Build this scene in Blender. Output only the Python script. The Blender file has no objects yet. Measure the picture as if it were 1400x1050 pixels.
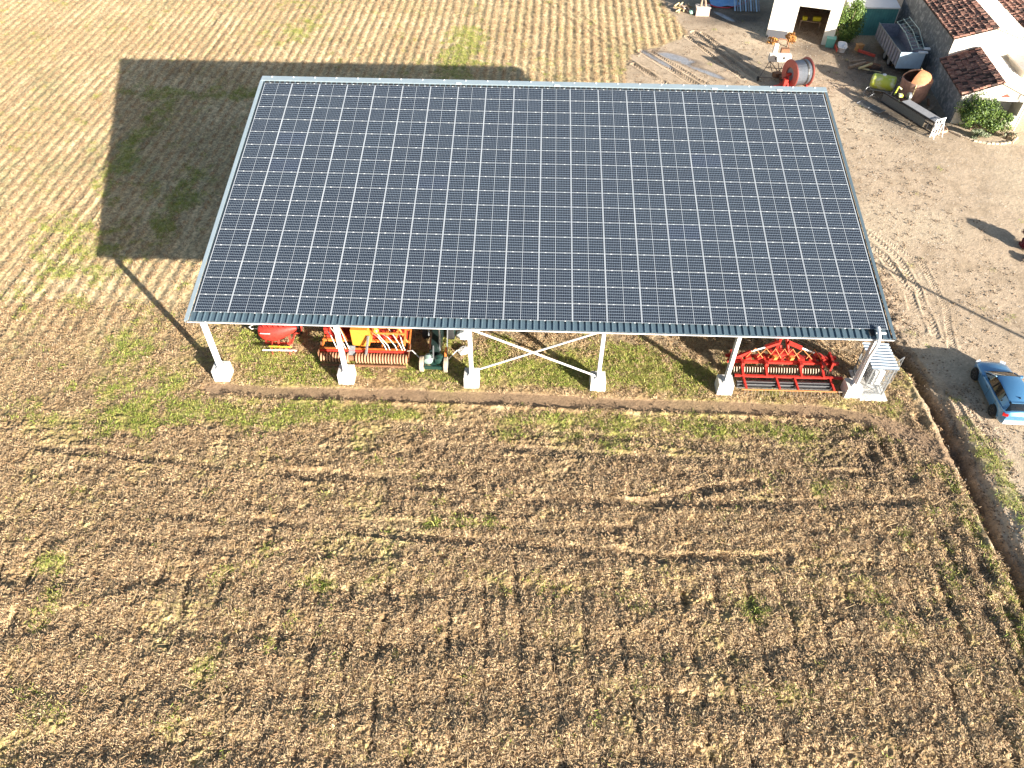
import bpy, math, random
import numpy as np
from mathutils import Vector, Matrix, Euler
R = math.radians
random.seed(7); rng = np.random.default_rng(7)
SC = bpy.context.scene
COL = SC.collection

# ------------------------------------------------------------------ camera
cam_d = bpy.data.cameras.new('camera'); cam = bpy.data.objects.new('camera', cam_d); COL.objects.link(cam)
PITCH, YAW, ROLL = 0.82143, -0.02666, 0.00796
cam.location = (16.8094, -28.5381, 30.8826)
_f = Vector((math.sin(YAW)*math.cos(PITCH), math.cos(YAW)*math.cos(PITCH), -math.sin(PITCH)))
_r = Vector((math.cos(YAW), -math.sin(YAW), 0)); _u = _r.cross(_f)
_r2 = _r*math.cos(ROLL)+_u*math.sin(ROLL); _u2 = -_r*math.sin(ROLL)+_u*math.cos(ROLL)
cam.rotation_euler = Matrix((_r2, _u2, -_f)).transposed().to_euler()
cam_d.sensor_width = 36.0; cam_d.lens = 36.0*1042.3/1400.0
cam_d.clip_start = 0.5; cam_d.clip_end = 6000
SC.camera = cam
# ------------------------------------------------------------------ sky, sun, exposure
SUN_EL = math.atan(1/3.4634); SUN_AZ = math.atan2(2.444, -2.454)      # clockwise from +Y
world = bpy.data.worlds.new('World'); SC.world = world; world.use_nodes = True
wn = world.node_tree; wn.nodes.clear()
sky = wn.nodes.new('ShaderNodeTexSky'); sky.sky_type = 'NISHITA'; sky.sun_disc = False
sky.sun_elevation = SUN_EL; sky.sun_rotation = SUN_AZ; sky.air_density = 1.0; sky.dust_density = 1.2
bg = wn.nodes.new('ShaderNodeBackground'); bg.inputs[1].default_value = 0.055
wo = wn.nodes.new('ShaderNodeOutputWorld')
wn.links.new(sky.outputs[0], bg.inputs[0]); wn.links.new(bg.outputs[0], wo.inputs[0])
sun_d = bpy.data.lights.new('sun', 'SUN'); sun = bpy.data.objects.new('sun', sun_d); COL.objects.link(sun)
sun_d.energy = 5.0; sun_d.angle = R(0.55); sun_d.color = (1.0, 0.93, 0.83)
sdir = Vector((2.444, -2.454, 1.0)).normalized()
sun.rotation_euler = sdir.to_track_quat('Z', 'Y').to_euler(); sun.location = (60, -60, 40)
vs = SC.view_settings; vs.view_transform = 'Standard'; vs.look = 'None'; vs.gamma = 1; vs.use_curve_mapping = False
vs.exposure = 1.86
SC.render.engine = 'CYCLES'

# ------------------------------------------------------------------ materials
MATS = {}
def nd(nt, t, **kw):
    n = nt.nodes.new(t)
    for k, v in kw.items(): setattr(n, k, v)
    return n
def mat(name, color, rough=0.7, metal=0.0, var=0.0, scale=6.0, bump=0.0, bscale=30.0, spec=0.5, rnd=0.0, color2=None, coat=0.0, thr=None):
    if name in MATS: return MATS[name]
    m = bpy.data.materials.new(name); m.use_nodes = True; MATS[name] = m
    nt = m.node_tree; b = nt.nodes['Principled BSDF']
    b.inputs['Roughness'].default_value = rough; b.inputs['Metallic'].default_value = metal
    b.inputs['Specular IOR Level'].default_value = spec
    b.inputs['Coat Weight'].default_value = coat
    c = tuple(color)+(1,)
    b.inputs['Base Color'].default_value = c
    L = nt.links.new
    tc = nd(nt, 'ShaderNodeTexCoord')
    src = None
    if var > 0 or color2:
        nz = nd(nt, 'ShaderNodeTexNoise'); nz.inputs['Scale'].default_value = scale; nz.inputs['Detail'].default_value = 6
        nz.inputs['Roughness'].default_value = 0.65
        L(tc.outputs['Object'], nz.inputs['Vector'])
        mx = nd(nt, 'ShaderNodeMix', data_type='RGBA')
        if color2:
            rp = nd(nt, 'ShaderNodeMapRange'); rp.inputs[1].default_value = (thr or 0.5)-.08; rp.inputs[2].default_value = (thr or 0.5)+.08
            L(nz.outputs['Fac'], rp.inputs[0]); L(rp.outputs[0], mx.inputs['Factor'])
            mx.inputs['A'].default_value = c; mx.inputs['B'].default_value = tuple(color2)+(1,)
        else:
            rp = nd(nt, 'ShaderNodeMapRange'); rp.inputs[1].default_value = .3; rp.inputs[2].default_value = .7
            L(nz.outputs['Fac'], rp.inputs[0]); L(rp.outputs[0], mx.inputs['Factor'])
            mx.inputs['A'].default_value = tuple(x*(1-var) for x in color)+(1,)
            mx.inputs['B'].default_value = tuple(min(1, x*(1+var)) for x in color)+(1,)
        src = mx.outputs['Result']
    if rnd > 0:
        oi = nd(nt, 'ShaderNodeObjectInfo'); hs = nd(nt, 'ShaderNodeHueSaturation')
        rp = nd(nt, 'ShaderNodeMapRange'); rp.inputs[3].default_value = 1-rnd; rp.inputs[4].default_value = 1+rnd
        L(oi.outputs['Random'], rp.inputs[0]); L(rp.outputs[0], hs.inputs['Value'])
        if src is not None: L(src, hs.inputs['Color'])
        else: hs.inputs['Color'].default_value = c
        src = hs.outputs[0]
    if src is not None: L(src, b.inputs['Base Color'])
    if bump > 0:
        nz = nd(nt, 'ShaderNodeTexNoise'); nz.inputs['Scale'].default_value = bscale; nz.inputs['Detail'].default_value = 5
        L(tc.outputs['Object'], nz.inputs['Vector'])
        bp = nd(nt, 'ShaderNodeBump'); bp.inputs['Distance'].default_value = bump; bp.inputs['Strength'].default_value = 0.8
        L(nz.outputs['Fac'], bp.inputs['Height']); L(bp.outputs[0], b.inputs['Normal'])
    return m
white_steel = mat('white_steel', (.72, .71, .70), .45, var=.06, scale=2)
white_conc = mat('white_concrete', (.62, .60, .56), .9, var=.12, scale=3, bump=.01, bscale=12)
slate_blue = mat('slate_blue_sheet', (.10, .15, .185), .38, metal=.35, var=.08, scale=3)
flash_blue = mat('blue_grey_flashing', (.30, .37, .41), .4, metal=.25, var=.07, scale=2)
dark_foam = mat('dark_foam', (.012, .013, .015), .9)
alu = mat('aluminium', (.46, .49, .52), .5, metal=.3, var=.05)
clampm = mat('clamp_metal', (.75, .77, .78), .5)
red_p = mat('red_paint', (.42, .030, .020), .5, var=.45, scale=9, bump=.003)
red_d = mat('red_paint_dusty', (.42, .05, .03), .6, var=.35, scale=7)
orange_p = mat('orange_paint', (.56, .17, .035), .6, var=.45, scale=8)
yelor_p = mat('amber_plastic', (.62, .24, .03), .5, var=.15, scale=5)
yellow_p = mat('yellow_paint', (.70, .62, .03), .5, var=.1)
rust_m = mat('rusty_steel', (.21, .10, .05), .85, var=.4, scale=10, bump=.004)
darkst = mat('dark_steel', (.035, .035, .038), .5, metal=.3, var=.2)
greyst = mat('grey_steel', (.28, .29, .30), .45, metal=.5, var=.2, scale=8)
rubber = mat('rubber', (.018, .018, .018), .85, var=.3, scale=12)
dustrub = mat('dusty_rubber', (.34, .28, .21), .9, var=.25, scale=9)
green_p = mat('dark_green_paint', (.012, .040, .032), .4, var=.25, scale=7)
hose_m = mat('pale_hose', (.62, .60, .55), .5)
hose_k = mat('black_hose', (.02, .02, .02), .5)
render_w = mat('lime_render', (.74, .69, .60), .9, var=.07, scale=1.2, bump=.01, bscale=9)
stone_w = mat('old_rubble_wall', (.15, .16, .165), .95, bump=.06, bscale=5, color2=(.34, .34, .33), scale=2.6, thr=.56)
teal_m = mat('teal_cladding', (.10, .30, .29), .5, metal=.1, var=.15, scale=2)
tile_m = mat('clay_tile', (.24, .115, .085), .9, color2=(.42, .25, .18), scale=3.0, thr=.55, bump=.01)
tile_sunlit = mat('sunlit_clay_tile', (.74, .62, .50), .9, color2=(.80, .74, .64), scale=3.0, thr=.45)  # lit copy of the clay tile, sun glare put into its colour
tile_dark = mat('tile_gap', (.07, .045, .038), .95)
pink_m = mat('pinkish_concrete', (.52, .38, .31), .9, var=.1)
wood_m = mat('weathered_wood', (.27, .20, .14), .85, var=.35, scale=5)
wood_y = mat('fresh_wood', (.62, .50, .26), .8, var=.15)
lime_m = mat('lime_plastic', (.50, .56, .06), .35, color2=(.68, .70, .48), scale=1.5, thr=.55)
bluew = mat('pale_blue_steel', (.42, .55, .66), .5, var=.12, scale=2)
purpst = mat('weathered_grey_sheet', (.22, .22, .27), .6, var=.3, scale=4)
blue_t = mat('blue_tarp', (.12, .33, .62), .5, var=.2)
redhose = mat('red_hose', (.55, .03, .05), .5)
glass_k = mat('dark_glass', (.012, .015, .018), .06, spec=.8)
carp = mat('light_blue_car_paint', (.085, .24, .44), .3, metal=.35, spec=.6, coat=.7, var=.03)
carpd = mat('car_trim', (.015, .015, .017), .5)
silverm = mat('silver_rim', (.16, .16, .17), .35, metal=.8)
lamp_r = mat('red_lamp', (.5, .01, .01), .3)
plate_w = mat('white_panel', (.8, .8, .8), .4)
intm = mat('dark_interior', (.03, .028, .026), .9)
netm = mat('wire_mesh', (.45, .47, .48), .5, metal=.4)

# ------------------------------------------------------------------ mesh builder
class MB:
    def __init__(s, T=None): s.v = []; s.f = []; s.m = []; s.T = T or Matrix.Identity(4); s.uv = None
    def add(s, vs, fs, mi=0):
        o = len(s.v); s.v += [tuple(s.T @ Vector(p)) for p in vs]
        s.f += [tuple(i+o for i in f) for f in fs]; s.m += [mi]*len(fs); return s
    def box(s, c, d, rot=(0, 0, 0), mi=0, taper=1.0):
        M = Euler(rot).to_matrix(); c = Vector(c); hx, hy, hz = d[0]/2, d[1]/2, d[2]/2
        vs = []
        for z in (-1, 1):
            k = taper if z > 0 else 1
            for x, y in ((-1, -1), (1, -1), (1, 1), (-1, 1)): vs.append(c+M @ Vector((x*hx*k, y*hy*k, z*hz)))
        return s.add(vs, [(0, 3, 2, 1), (4, 5, 6, 7), (0, 1, 5, 4), (1, 2, 6, 5), (2, 3, 7, 6), (3, 0, 4, 7)], mi)
    def b2(s, x0, x1, y0, y1, z0, z1, mi=0): return s.box(((x0+x1)/2, (y0+y1)/2, (z0+z1)/2), (x1-x0, y1-y0, z1-z0), mi=mi)
    def bar(s, a, b, w, h=None, mi=0):
        a = Vector(a); b = Vector(b); h = h or w; d = (b-a).normalized()
        up = Vector((0, 0, 1)) if abs(d.z) < .95 else Vector((0, 1, 0))
        x = d.cross(up).normalized()*w/2; y = x.cross(d).normalized()*h/2
        vs = [p+q for p in (a, b) for q in (-x-y, x-y, x+y, -x+y)]
        return s.add(vs, [(0, 3, 2, 1), (4, 5, 6, 7), (0, 1, 5, 4), (1, 2, 6, 5), (2, 3, 7, 6), (3, 0, 4, 7)], mi)
    def tube(s, pts, r, n=8, mi=0, cap=True):
        pts = [Vector(p) for p in pts]; rings = []; rr = r if isinstance(r, (list, tuple)) else [r]*len(pts)
        prev = None
        for i, p in enumerate(pts):
            d = (pts[min(i+1, len(pts)-1)]-pts[max(i-1, 0)]).normalized()
            if prev is None: up = Vector((0, 0, 1)) if abs(d.z) < .9 else Vector((0, 1, 0)); x = d.cross(up).normalized()
            else: x = (prev-d*prev.dot(d)).normalized()
            prev = x; y = d.cross(x)
            rings.append([p+(x*math.cos(a)+y*math.sin(a))*rr[i] for a in [2*math.pi*k/n for k in range(n)]])
        vs = [v for q in rings for v in q]; fs = []
        for i in range(len(pts)-1):
            for k in range(n): fs.append((i*n+k, i*n+(k+1) % n, (i+1)*n+(k+1) % n, (i+1)*n+k))
        if cap: fs.append(tuple(range(n))[::-1]); fs.append(tuple(range((len(pts)-1)*n, len(pts)*n)))
        return s.add(vs, fs, mi)
    def lathe(s, prof, c, ax='z', n=20, mi=0, M=None):
        M = M or {'z': Matrix.Identity(3), 'x': Matrix(((0, 0, 1), (0, 1, 0), (-1, 0, 0))), 'y': Matrix(((1, 0, 0), (0, 0, 1), (0, -1, 0)))}[ax]
        c = Vector(c); vs = []; fs = []
        for r, h in prof:
            for k in range(n):
                a = 2*math.pi*k/n; vs.append(c+M @ Vector((r*math.cos(a), r*math.sin(a), h)))
        for i in range(len(prof)-1):
            for k in range(n): fs.append((i*n+k, i*n+(k+1) % n, (i+1)*n+(k+1) % n, (i+1)*n+k))
        fs.append(tuple(range(n))[::-1]); fs.append(tuple(range((len(prof)-1)*n, len(prof)*n)))
        return s.add(vs, fs, mi)
    def prism(s, poly, a, b, ax='y', mi=0):
        n = len(poly); f = {'y': lambda p, t: (p[0], t, p[1]), 'x': lambda p, t: (t, p[0], p[1]), 'z': lambda p, t: (p[0], p[1], t)}[ax]
        vs = [f(p, a) for p in poly]+[f(p, b) for p in poly]
        fs = [tuple(range(n))[::-1], tuple(range(n, 2*n))]+[(i, (i+1) % n, n+(i+1) % n, n+i) for i in range(n)]
        return s.add(vs, fs, mi)
    def grid(s, rows, mi=0, close=False):
        n = len(rows[0]); vs = [v for r in rows for v in r]; fs = []
        for i in range(len(rows)-1):
            for k in range(n if close else n-1): fs.append((i*n+k, i*n+(k+1) % n, (i+1)*n+(k+1) % n, (i+1)*n+k))
        return s.add(vs, fs, mi)
    def mesh(s, name, mats, smooth=False):
        me = bpy.data.meshes.new(name); me.from_pydata(s.v, [], s.f)
        for m in (mats if isinstance(mats, (list, tuple)) else [mats]): me.materials.append(m)
        if any(s.m): me.polygons.foreach_set('material_index', s.m)
        if smooth:
            me.polygons.foreach_set('use_smooth', [True]*len(s.f))
            try: me.set_sharp_from_angle(angle=R(38))
            except Exception: pass
        me.update(); return me
    def obj(s, name, mats, parent=None, smooth=False, label=None):
        return link(name, s.mesh(name, mats, smooth), parent, label)
def link(name, me, parent=None, label=None):
    o = bpy.data.objects.new(name, me); COL.objects.link(o)
    if parent is not None:
        o.parent = parent; o.matrix_parent_inverse = worldm(parent).inverted()
    if label: o['label'] = label
    return o
def worldm(o):
    M = Matrix.Translation(o.location) @ o.rotation_euler.to_matrix().to_4x4()
    return M if o.parent is None else (worldm(o.parent) @ o.matrix_parent_inverse @ M)
def thing(name, label, cat, loc=(0, 0, 0), group=None):
    o = bpy.data.objects.new(name, None); COL.objects.link(o); o.location = loc; o.empty_display_size = .3
    o['label'] = label; o['category'] = cat
    if group: o['group'] = group
    return o
def tag(o, label, cat, group=None):
    o['label'] = label; o['category'] = cat
    if group: o['group'] = group
    return o
def frame(x, y, z=0, rz=0, rx=0, ry=0):
    return Matrix.Translation((x, y, z)) @ Euler((rx, ry, rz)).to_matrix().to_4x4()

# ------------------------------------------------------------------ noise
def vnoise(x, y, s, seed=0):
    x = x/s+seed*17.31; y = y/s-seed*9.77
    xi = np.floor(x).astype(np.int64); yi = np.floor(y).astype(np.int64); fx = x-xi; fy = y-yi
    fx = fx*fx*(3-2*fx); fy = fy*fy*(3-2*fy)
    def h(a, b):
        n = (a*374761393+b*668265263+seed*974634777) & 0x7fffffff
        n = ((n ^ (n >> 13))*1274126177) & 0x7fffffff; n = n ^ (n >> 16)
        return (n & 0xffff)/65535.0
    return (h(xi, yi)*(1-fx)+h(xi+1, yi)*fx)*(1-fy)+(h(xi, yi+1)*(1-fx)+h(xi+1, yi+1)*fx)*fy
def fbm(x, y, s, o=4, seed=0, g=.5):
    t = 0; a = 1; n = 0
    for i in range(o): t = t+a*vnoise(x, y, s, seed+i); n += a; a *= g; s *= .5
    return t/n
def sm(a, b, x):
    t = np.clip((x-a)/(b-a), 0, 1); return t*t*(3-2*t)
def dist_poly(x, y, pts):
    """distance to polyline, signed lateral offset and arc length"""
    D = np.full(x.shape, 1e9); S = np.zeros(x.shape); Lt = np.zeros(x.shape); acc = 0
    for (x0, y0), (x1, y1) in zip(pts[:-1], pts[1:]):
        dx, dy = x1-x0, y1-y0; L = math.hypot(dx, dy); t = np.clip(((x-x0)*dx+(y-y0)*dy)/L/L, 0, 1)
        d = np.hypot(x-x0-t*dx, y-y0-t*dy); lat = ((x-x0)*dy-(y-y0)*dx)/L
        m = d < D; D = np.where(m, d, D); S = np.where(m, acc+t*L, S); Lt = np.where(m, lat, Lt); acc += L
    return D, Lt, S
TRENCH = [(-.5, -.72), (4.1, -.92), (10.5, -.86), (16.1, -.92), (22.4, -1.08), (27.9, -1.06), (32.6, -1.2), (35.5, -1.74), (37.1, -2.9), (38.5, -4.0)]
DITCH = [(37.6, 6.5), (38.2, 4), (38.75, 1.88), (38.95, -1), (39.0, -3.3), (39.0, -7.4), (39.0, -12.6), (38.6, -24)]
# tyre tracks: polyline, half width, depth, tread pitch (0 = smooth)
TRACKS = [([(10, -3.05), (16.1, -3.2), (21.9, -3.5), (30, -4.0)], .26, .035, .16), ([(12, -4.3), (16, -4.35), (20, -4.6), (27, -4.9)], .28, .04, .17),
          ([(3, -6.3), (10.1, -6.6), (16.3, -7.6), (22.6, -7.5), (27.1, -6.3), (33, -5.4)], .33, .08, .34), ([(9, -9.4), (13.6, -9.85), (18.4, -10.1), (23, -10.5), (29, -10.2)], .3, .08, .34),
          ([(22, -7.6), (26.2, -7.4), (29, -7.3), (32.6, -7.15), (36, -6.9)], .34, .07, .36), ([(-8, -5.2), (-4.6, -5.42), (1.6, -6.1), (6, -6.4), (14, -6.2)], .28, .06, .3),
          ([(0, -9.0), (6, -9.3), (14, -9.0), (22, -9.0)], .3, .05, .34),
          ([(26.7, 43.1), (30.9, 36.6), (33, 33)], .3, .10, .3), ([(25.8, 40.3), (28.3, 36.5), (31, 33)], .3, .10, .3), ([(27.6, 43.1), (31.6, 37.0), (34, 34)], .22, .07, .3),
          ([(32.2, 47.5), (34.5, 42), (36.5, 38)], .28, .10, .3), ([(33.0, 47.5), (35.4, 42), (37.3, 38)], .2, .08, .3), ([(31.4, 46.5), (33.6, 41.5), (35.2, 38)], .2, .08, .3),
          ([(39.2, 17.5), (40.9, 14), (42.4, 11.9), (42.4, 7.6), (41.5, 4)], .2, .03, .2), ([(38.8, 15), (40.1, 12.5), (40.6, 9), (40.2, 5.5)], .3, .07, .3),
          ([(39.4, 16), (41, 12.4), (41.2, 9), (40.9, 5)], .25, .05, .3),
          ([(40.4, 1.2), (40.7, -1.5), (41.2, -4.5), (42.2, -8), (43.6, -12)], .25, .06, .22), ([(41.7, -2.2), (42.1, -5), (43.0, -8)], .22, .04, .2), ([(40.0, 0.6), (40.2, -2.0), (40.7, -5.0), (41.4, -8)], .18, .05, .22),
          ([(17.3, 55), (21, 48.5), (25, 41.5), (28, 37)], .3, .06, 0), ([(19, 55), (22.7, 48.5), (26.2, 42.5)], .3, .05, 0),
          ([(-14.5, -4), (-13.5, 20), (-13, 56)], .35, .05, 0), ([(-16.4, -4), (-15.4, 20), (-14.9, 56)], .35, .06, 0), ([(-27.5, 10), (-26.6, 56)], .3, .04, 0)]
EDGE = np.array([(-30, 38.7), (2, 38.4), (3.6, 37.6), (8.8, 37.5), (14, 37.6), (20, 37), (26, 30), (34, 25), (38.5, 24.9), (42.2, 25.6), (44, 28.5), (47, 31.6), (51, 31), (55, 30), (90, 24)])
GREEN = [(5.2, -2.35, 1.3, .8, 1), (9, -2.2, 2, .5, .5), (20, -2.1, 1.6, .5, .6), (30.7, -2.7, 1.2, .5, .6), (-3.77, -11.6, 1.2, .8, .7), (-3.6, -14.1, .7, .8, .8), (2.2, 1.6, 1.0, 1.4, 1.2), (1.2, 3.8, 1.0, 1.0, 1.3),
         (4.2, .6, 1.1, .7, .8), (9, 3.1, .5, .6, .5), (12.2, 3.5, .5, 2, .9), (16, 1.4, 2.0, .9, .9), (15.3, 3.3, .6, .9, .9), (22.8, 2.0, 2.8, 1.2, 1.5), (18, 1.0, 2.6, .8, .8), (1.5, -2.6, 6, .8, .55), (30, -2.7, 5, .6, .55), (-3, -3.2, 4, .8, .5), (17, -3.6, 4, .5, .5), (10, 1.3, 2.5, 1.0, .6), (24, .8, 3, .7, .7), (6, -11, 3, .8, .35), (28, -16, 4, 1, .3), (12.8, 1.0, 1.5, 1.0, .7), (4.5, 2.0, 2.5, 1.6, .7), (10, -2.3, 9, .5, .35), (24, -2.6, 8, .6, .4), (-4, -1, 4, 1.5, .4), (20, .4, 1.2, .5, .8), (26, 1.2, 1.0, 1.2, .9),
         (-4.8, -4, 2, .8, .5), (10.4, 44, 1.8, 4, 1.0), (9.5, 39, 1.6, 3, 1.0), (31.8, -6.2, 1.2, .3, .9), (38.1, -7.6, .5, 1.0, 1.2), (38.2, -9.5, .4, 1.2, .9), (40.6, -6.4, .6, 1.6, 1.2), (40.3, -3.8, .5, 1.2, .9), (40.2, -1.2, .5, 1.2, .6), (38.3, -12, .4, 2, .9), (38.0, -5, .4, 1.2, .7), (40.6, -10, .6, 1.6, .7),
         (-14, 24, 1.0, 7, .9), (-8, 17.5, 1.0, 5, .9), (-9.5, 33, 3, 1.2, .9), (-16, 33, 3.5, 1.2, .6), (8, -12.3, 1.6, .4, .6), (3.3, -11.8, .8, .5, .7), (21.6, -12.5, .8, .5, .5), (14.3, -9.0, 2.3, .4, .8),
         (18.7, -12.6, .7, .6, .4), (3.9, -16, .7, .6, .6), (-11.5, 12, 2, 6, .35), (-6, 2, 2, 3, .35), (-14, 8, 3, 6, .3), (36.8, -1.1, .8, .8, .6), (36.6, -5, .8, 1.4, .5), (36.3, -10, .9, 2, .6), (33, -13, 1.2, 1.2, .6), (38, -15, .6, 2.5, .8),
         (27, -13, 1, .6, .5), (-2, -18, 1, 1, .4), (12, 1.2, 1.5, .8, .6), (19, 25, 10, 12, .3), (-6.5, 47, 2.5, 5, .5), (37, 8, .6, 2, .4)]
def masks(x, y):
    W = {}
    warp = (fbm(x, y, 2.2, 3, 5)-.5)*2.0
    edge = np.interp(y, EDGE[:, 0], EDGE[:, 1])
    W['yard'] = sm(-.35, .35, x-edge+warp*.6)
    W['far'] = sm(1.0, 9.0, y+warp*2+np.clip(-x-2, 0, 30)*.45)*(1-W['yard'])   # pale stubble behind, coloured brighter for backscatter too
    dt, lt, st = dist_poly(x, y, TRENCH); W['dt'] = dt; W['lt'] = lt
    W['trench'] = 1-sm(.30+.10*vnoise(x, y, 1.3, 8), .56, dt+warp*.06+sm(34, 38, x)*-.25)
    dd, ld, sd = dist_poly(x, y, DITCH); W['ld'] = ld; W['dd'] = dd
    g = 0*x
    for cx, cy, rx, ry, a in GREEN:
        d = ((x-cx)/rx)**2+((y-cy)/ry)**2
        g = g+a*np.exp(-d*.9)
    gn = fbm(x, y, 1.1, 5, 21, .62)
    bgreen = .16+.30*sm(.45, .7, fbm(x, y, 7, 2, 3))
    bgreen = np.where(y > 8, bgreen*.85, bgreen)
    W['green'] = np.clip(sm(.62, .88, gn+.42*np.clip(g, 0, 1.4)+.1*bgreen)*np.clip(g*1.6+.35, 0, 1), 0, 1)*(1-W['trench'])
    W['green'] = W['green']*(1-W['yard']*np.where((x > 39.6) & (y < 0), .05, .93))
    # bare soil under the roof towards the right, and churned mud in the corner
    W['bare'] = np.clip(sm(2.2, 4.2, y+warp)*sm(9, 17, x+warp)*(1-sm(20, 24, y))*(1-W['yard']), 0, 1)
    W['mud'] = np.clip(np.exp(-(((x-34.5)/4.2)**2+((y+4.2)/2.2)**2))*1.2+.8*np.exp(-(((x-20)/12)**2+((y+5.5)/1.6)**2))+.9*np.exp(-(((x-37.5)/1.3)**2+((y+10)/9)**2)), 0, 1)*sm(-1.5, -2.3, y)*0+ \
        np.clip(1.1*np.exp(-(((x-34.5)/4.2)**2+((y+4.2)/2.2)**2))+.75*np.exp(-(((x-19)/13)**2+((y+5.6)/2.2)**2))+.8*np.exp(-(((x-37.3)/1.2)**2+((y+9)/9)**2)), 0, 1)
    W['mud'] = np.clip(W['mud']*(.35+1.2*fbm(x, y, 1.8, 3, 44)), 0, 1)*(1-W['yard'])
    def streak(cx, cy, a, L_, w_): return np.exp(-((((x-cx)*math.cos(a)+(y-cy)*math.sin(a))/L_)**2+((-(x-cx)*math.sin(a)+(y-cy)*math.cos(a))/w_)**2))
    p = streak(29.9, 41.9, -.55, 3.2, .75)+.95*streak(32.3, 38.9, -.7, 3.0, .5)+.9*streak(28.3, 41.0, -.95, 2.8, .3)+.85*streak(35.8, 51.5, -1.0, 2.6, .5)
    W['pud'] = sm(.62, .8, p+.5*(fbm(x, y, 1.5, 3, 61)-.5))
    W['wet'] = np.clip(sm(.25, .7, p+.3*(fbm(x, y, 1.2, 3, 62)-.5))+.9*np.exp(-(((x-38)/4)**2+((y-41)/2.5)**2))*.5+.6*np.exp(-(((x-42.8)/1.8)**2+((y-43)/2.5)**2)), 0, 1)
    return W
def height(x, y, W=None, col=False):
    W = W or masks(x, y)
    yard, far, tr = W['yard'], W['far'], W['trench']
    field = 1-yard
    u = x-.02*y+.25*(vnoise(x, y, 9, 2)-.5)                     # row coordinate
    rowp = np.sin(2*math.pi*u/.82)
    near = field*(1-far)
    h = 0*x
    # stubble rows
    h += far*field*(.019*rowp*(.5+1.0*fbm(x, y, 3.1, 2, 10))+.035*(fbm(x, y, .30, 3, 11)-.5)+.035*(vnoise(x*1.0, y*.35, .16, 14)-.5))
    patch = sm(.45, .65, fbm(x, y, 5, 2, 31))*sm(-7, -12, y)
    diag = fbm(x*.8+y*.5, (y*.9-x*.45)*2.2, .30, 3, 12)
    clod = fbm(x, y, .21, 3, 13, .6)
    h += near*(.11*(diag-.5)*sm(2, -9, y)*(.4+1.2*vnoise(x, y, 2.4, 36))+(.075*(clod-.5)+.05*(vnoise(x, y, .115, 37)-.5)+.05*(vnoise(x*.9, y*1.1, .16, 38)**2))*(.6+.65*sm(0, -10, y)))
    zA = sm(-2.0, -3.2, y)*sm(-13.5, -10, y)*near
    lanes = fbm(x*.13+3, y, .42, 3, 39, .6)
    h += zA*.17*(lanes-.5)*(.5+.9*fbm(x, y, 4, 2, 46))
    zB = sm(-9, -12.5, y)*near
    W['rowgap'] = zB*np.clip(np.cos(2*math.pi*(x+.06*y+.3*(vnoise(x, y, 1.7, 47)-.5))/1.45), 0, 1)**6*sm(.46, .62, fbm(x*.5, y*1.2, 1.6, 3, 48)+.06)
    h += -.13*W['rowgap']+zB*.06*np.sin(2*math.pi*y/2.3+2*vnoise(x, y, 6, 49))
    bil = np.abs(2*fbm(x*1.1, y, .26, 2, 55, .5)-1)
    h += near*(.085*bil+.045*np.abs(2*fbm(x*1.05, y, .15, 2, 57, .5)-1))*sm(0, -5, y)
    W['lanes'] = zA*sm(.40, .28, lanes); W['bil'] = bil
    h += near*.07*(fbm(x, y, 1.6, 3, 35)-.5)
    h += field*.09*(fbm(x, y, 5, 3, 15)-.5)
    h += yard*(.055*(fbm(x, y, 2.2, 3, 16)-.5)+.020*(fbm(x, y, .22, 3, 17, .6)-.5))
    h += W['mud']*(.20*(fbm(x, y, .75, 4, 18)-.5)+.05*(fbm(x, y, .2, 2, 28)-.5))
    # churned heap between hangar and yard, mounds past the ditch
    m1 = np.exp(-(((x-38.6)/1.0)**2+((y-8.2)/3.2)**2)); h += m1*(.40*fbm(x, y, .55, 3, 19)+.16*(fbm(x, y, .2, 2, 20)-.5))
    m2 = sm(-5, -9, y)*sm(39.6, 40.3, x)*(1-sm(41.2+.0*y, 43.0, x)); h += m2*(.42*(fbm(x, y, 1.2, 3, 22)-.35)+.10*(fbm(x, y, .25, 2, 23)-.5))
    m3 = sm(.5, -.5, y)*sm(39.5, 39.9, x)*(1-sm(40.3, 41.2, x)); h += m3*(.12+.12*(fbm(x, y, .5, 3, 24)-.4))
    ttop = 0*x
    for pts, hw, dep, pit in TRACKS:
        bx0 = min(p[0] for p in pts)-1; bx1 = max(p[0] for p in pts)+1; by0 = min(p[1] for p in pts)-1; by1 = max(p[1] for p in pts)+1
        m = (x > bx0) & (x < bx1) & (y > by0) & (y < by1)
        if not m.any(): continue
        xx, yy = x[m], y[m]; d, lt, s = dist_poly(xx, yy, pts)
        d = d+.16*(vnoise(xx, yy, 1.1, 41)-.5)
        fade = sm(.28, .5, fbm(xx, yy, 3.0, 2, 42))
        k = (1-sm(hw*.8, hw*1.15, d))*fade*(.35 if pts[0][0] > 38 else .85)
        hh = h[m]; flat = .6 if pit else .2
        hh = hh*(1-flat*k)-dep*k+dep*.5*np.exp(-((d-hw*1.35)/.10)**2)*fade
        if pit:
            c = np.sin(2*math.pi*(s+np.abs(lt)*.9+.12*vnoise(xx, yy, .7, 43))/pit)*(.3+.9*vnoise(xx, yy, .5, 45)); hh += k*np.clip(c*2, -1, 1)*min(.028, pit*.11)
        h[m] = hh; ttop[m] = np.maximum(ttop[m], k)
    W['track'] = ttop
    # trench in front of the posts with clods thrown to its south lip
    h = h*(1-tr*.85)-tr*.045
    lip = np.exp(-((W['lt']-.62)/.13)**2)*sm(-.8, .2, x)*(1-sm(33, 36, x)); h += lip*(.16*fbm(x, y, .5, 3, 50)-.02)*1.1
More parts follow.
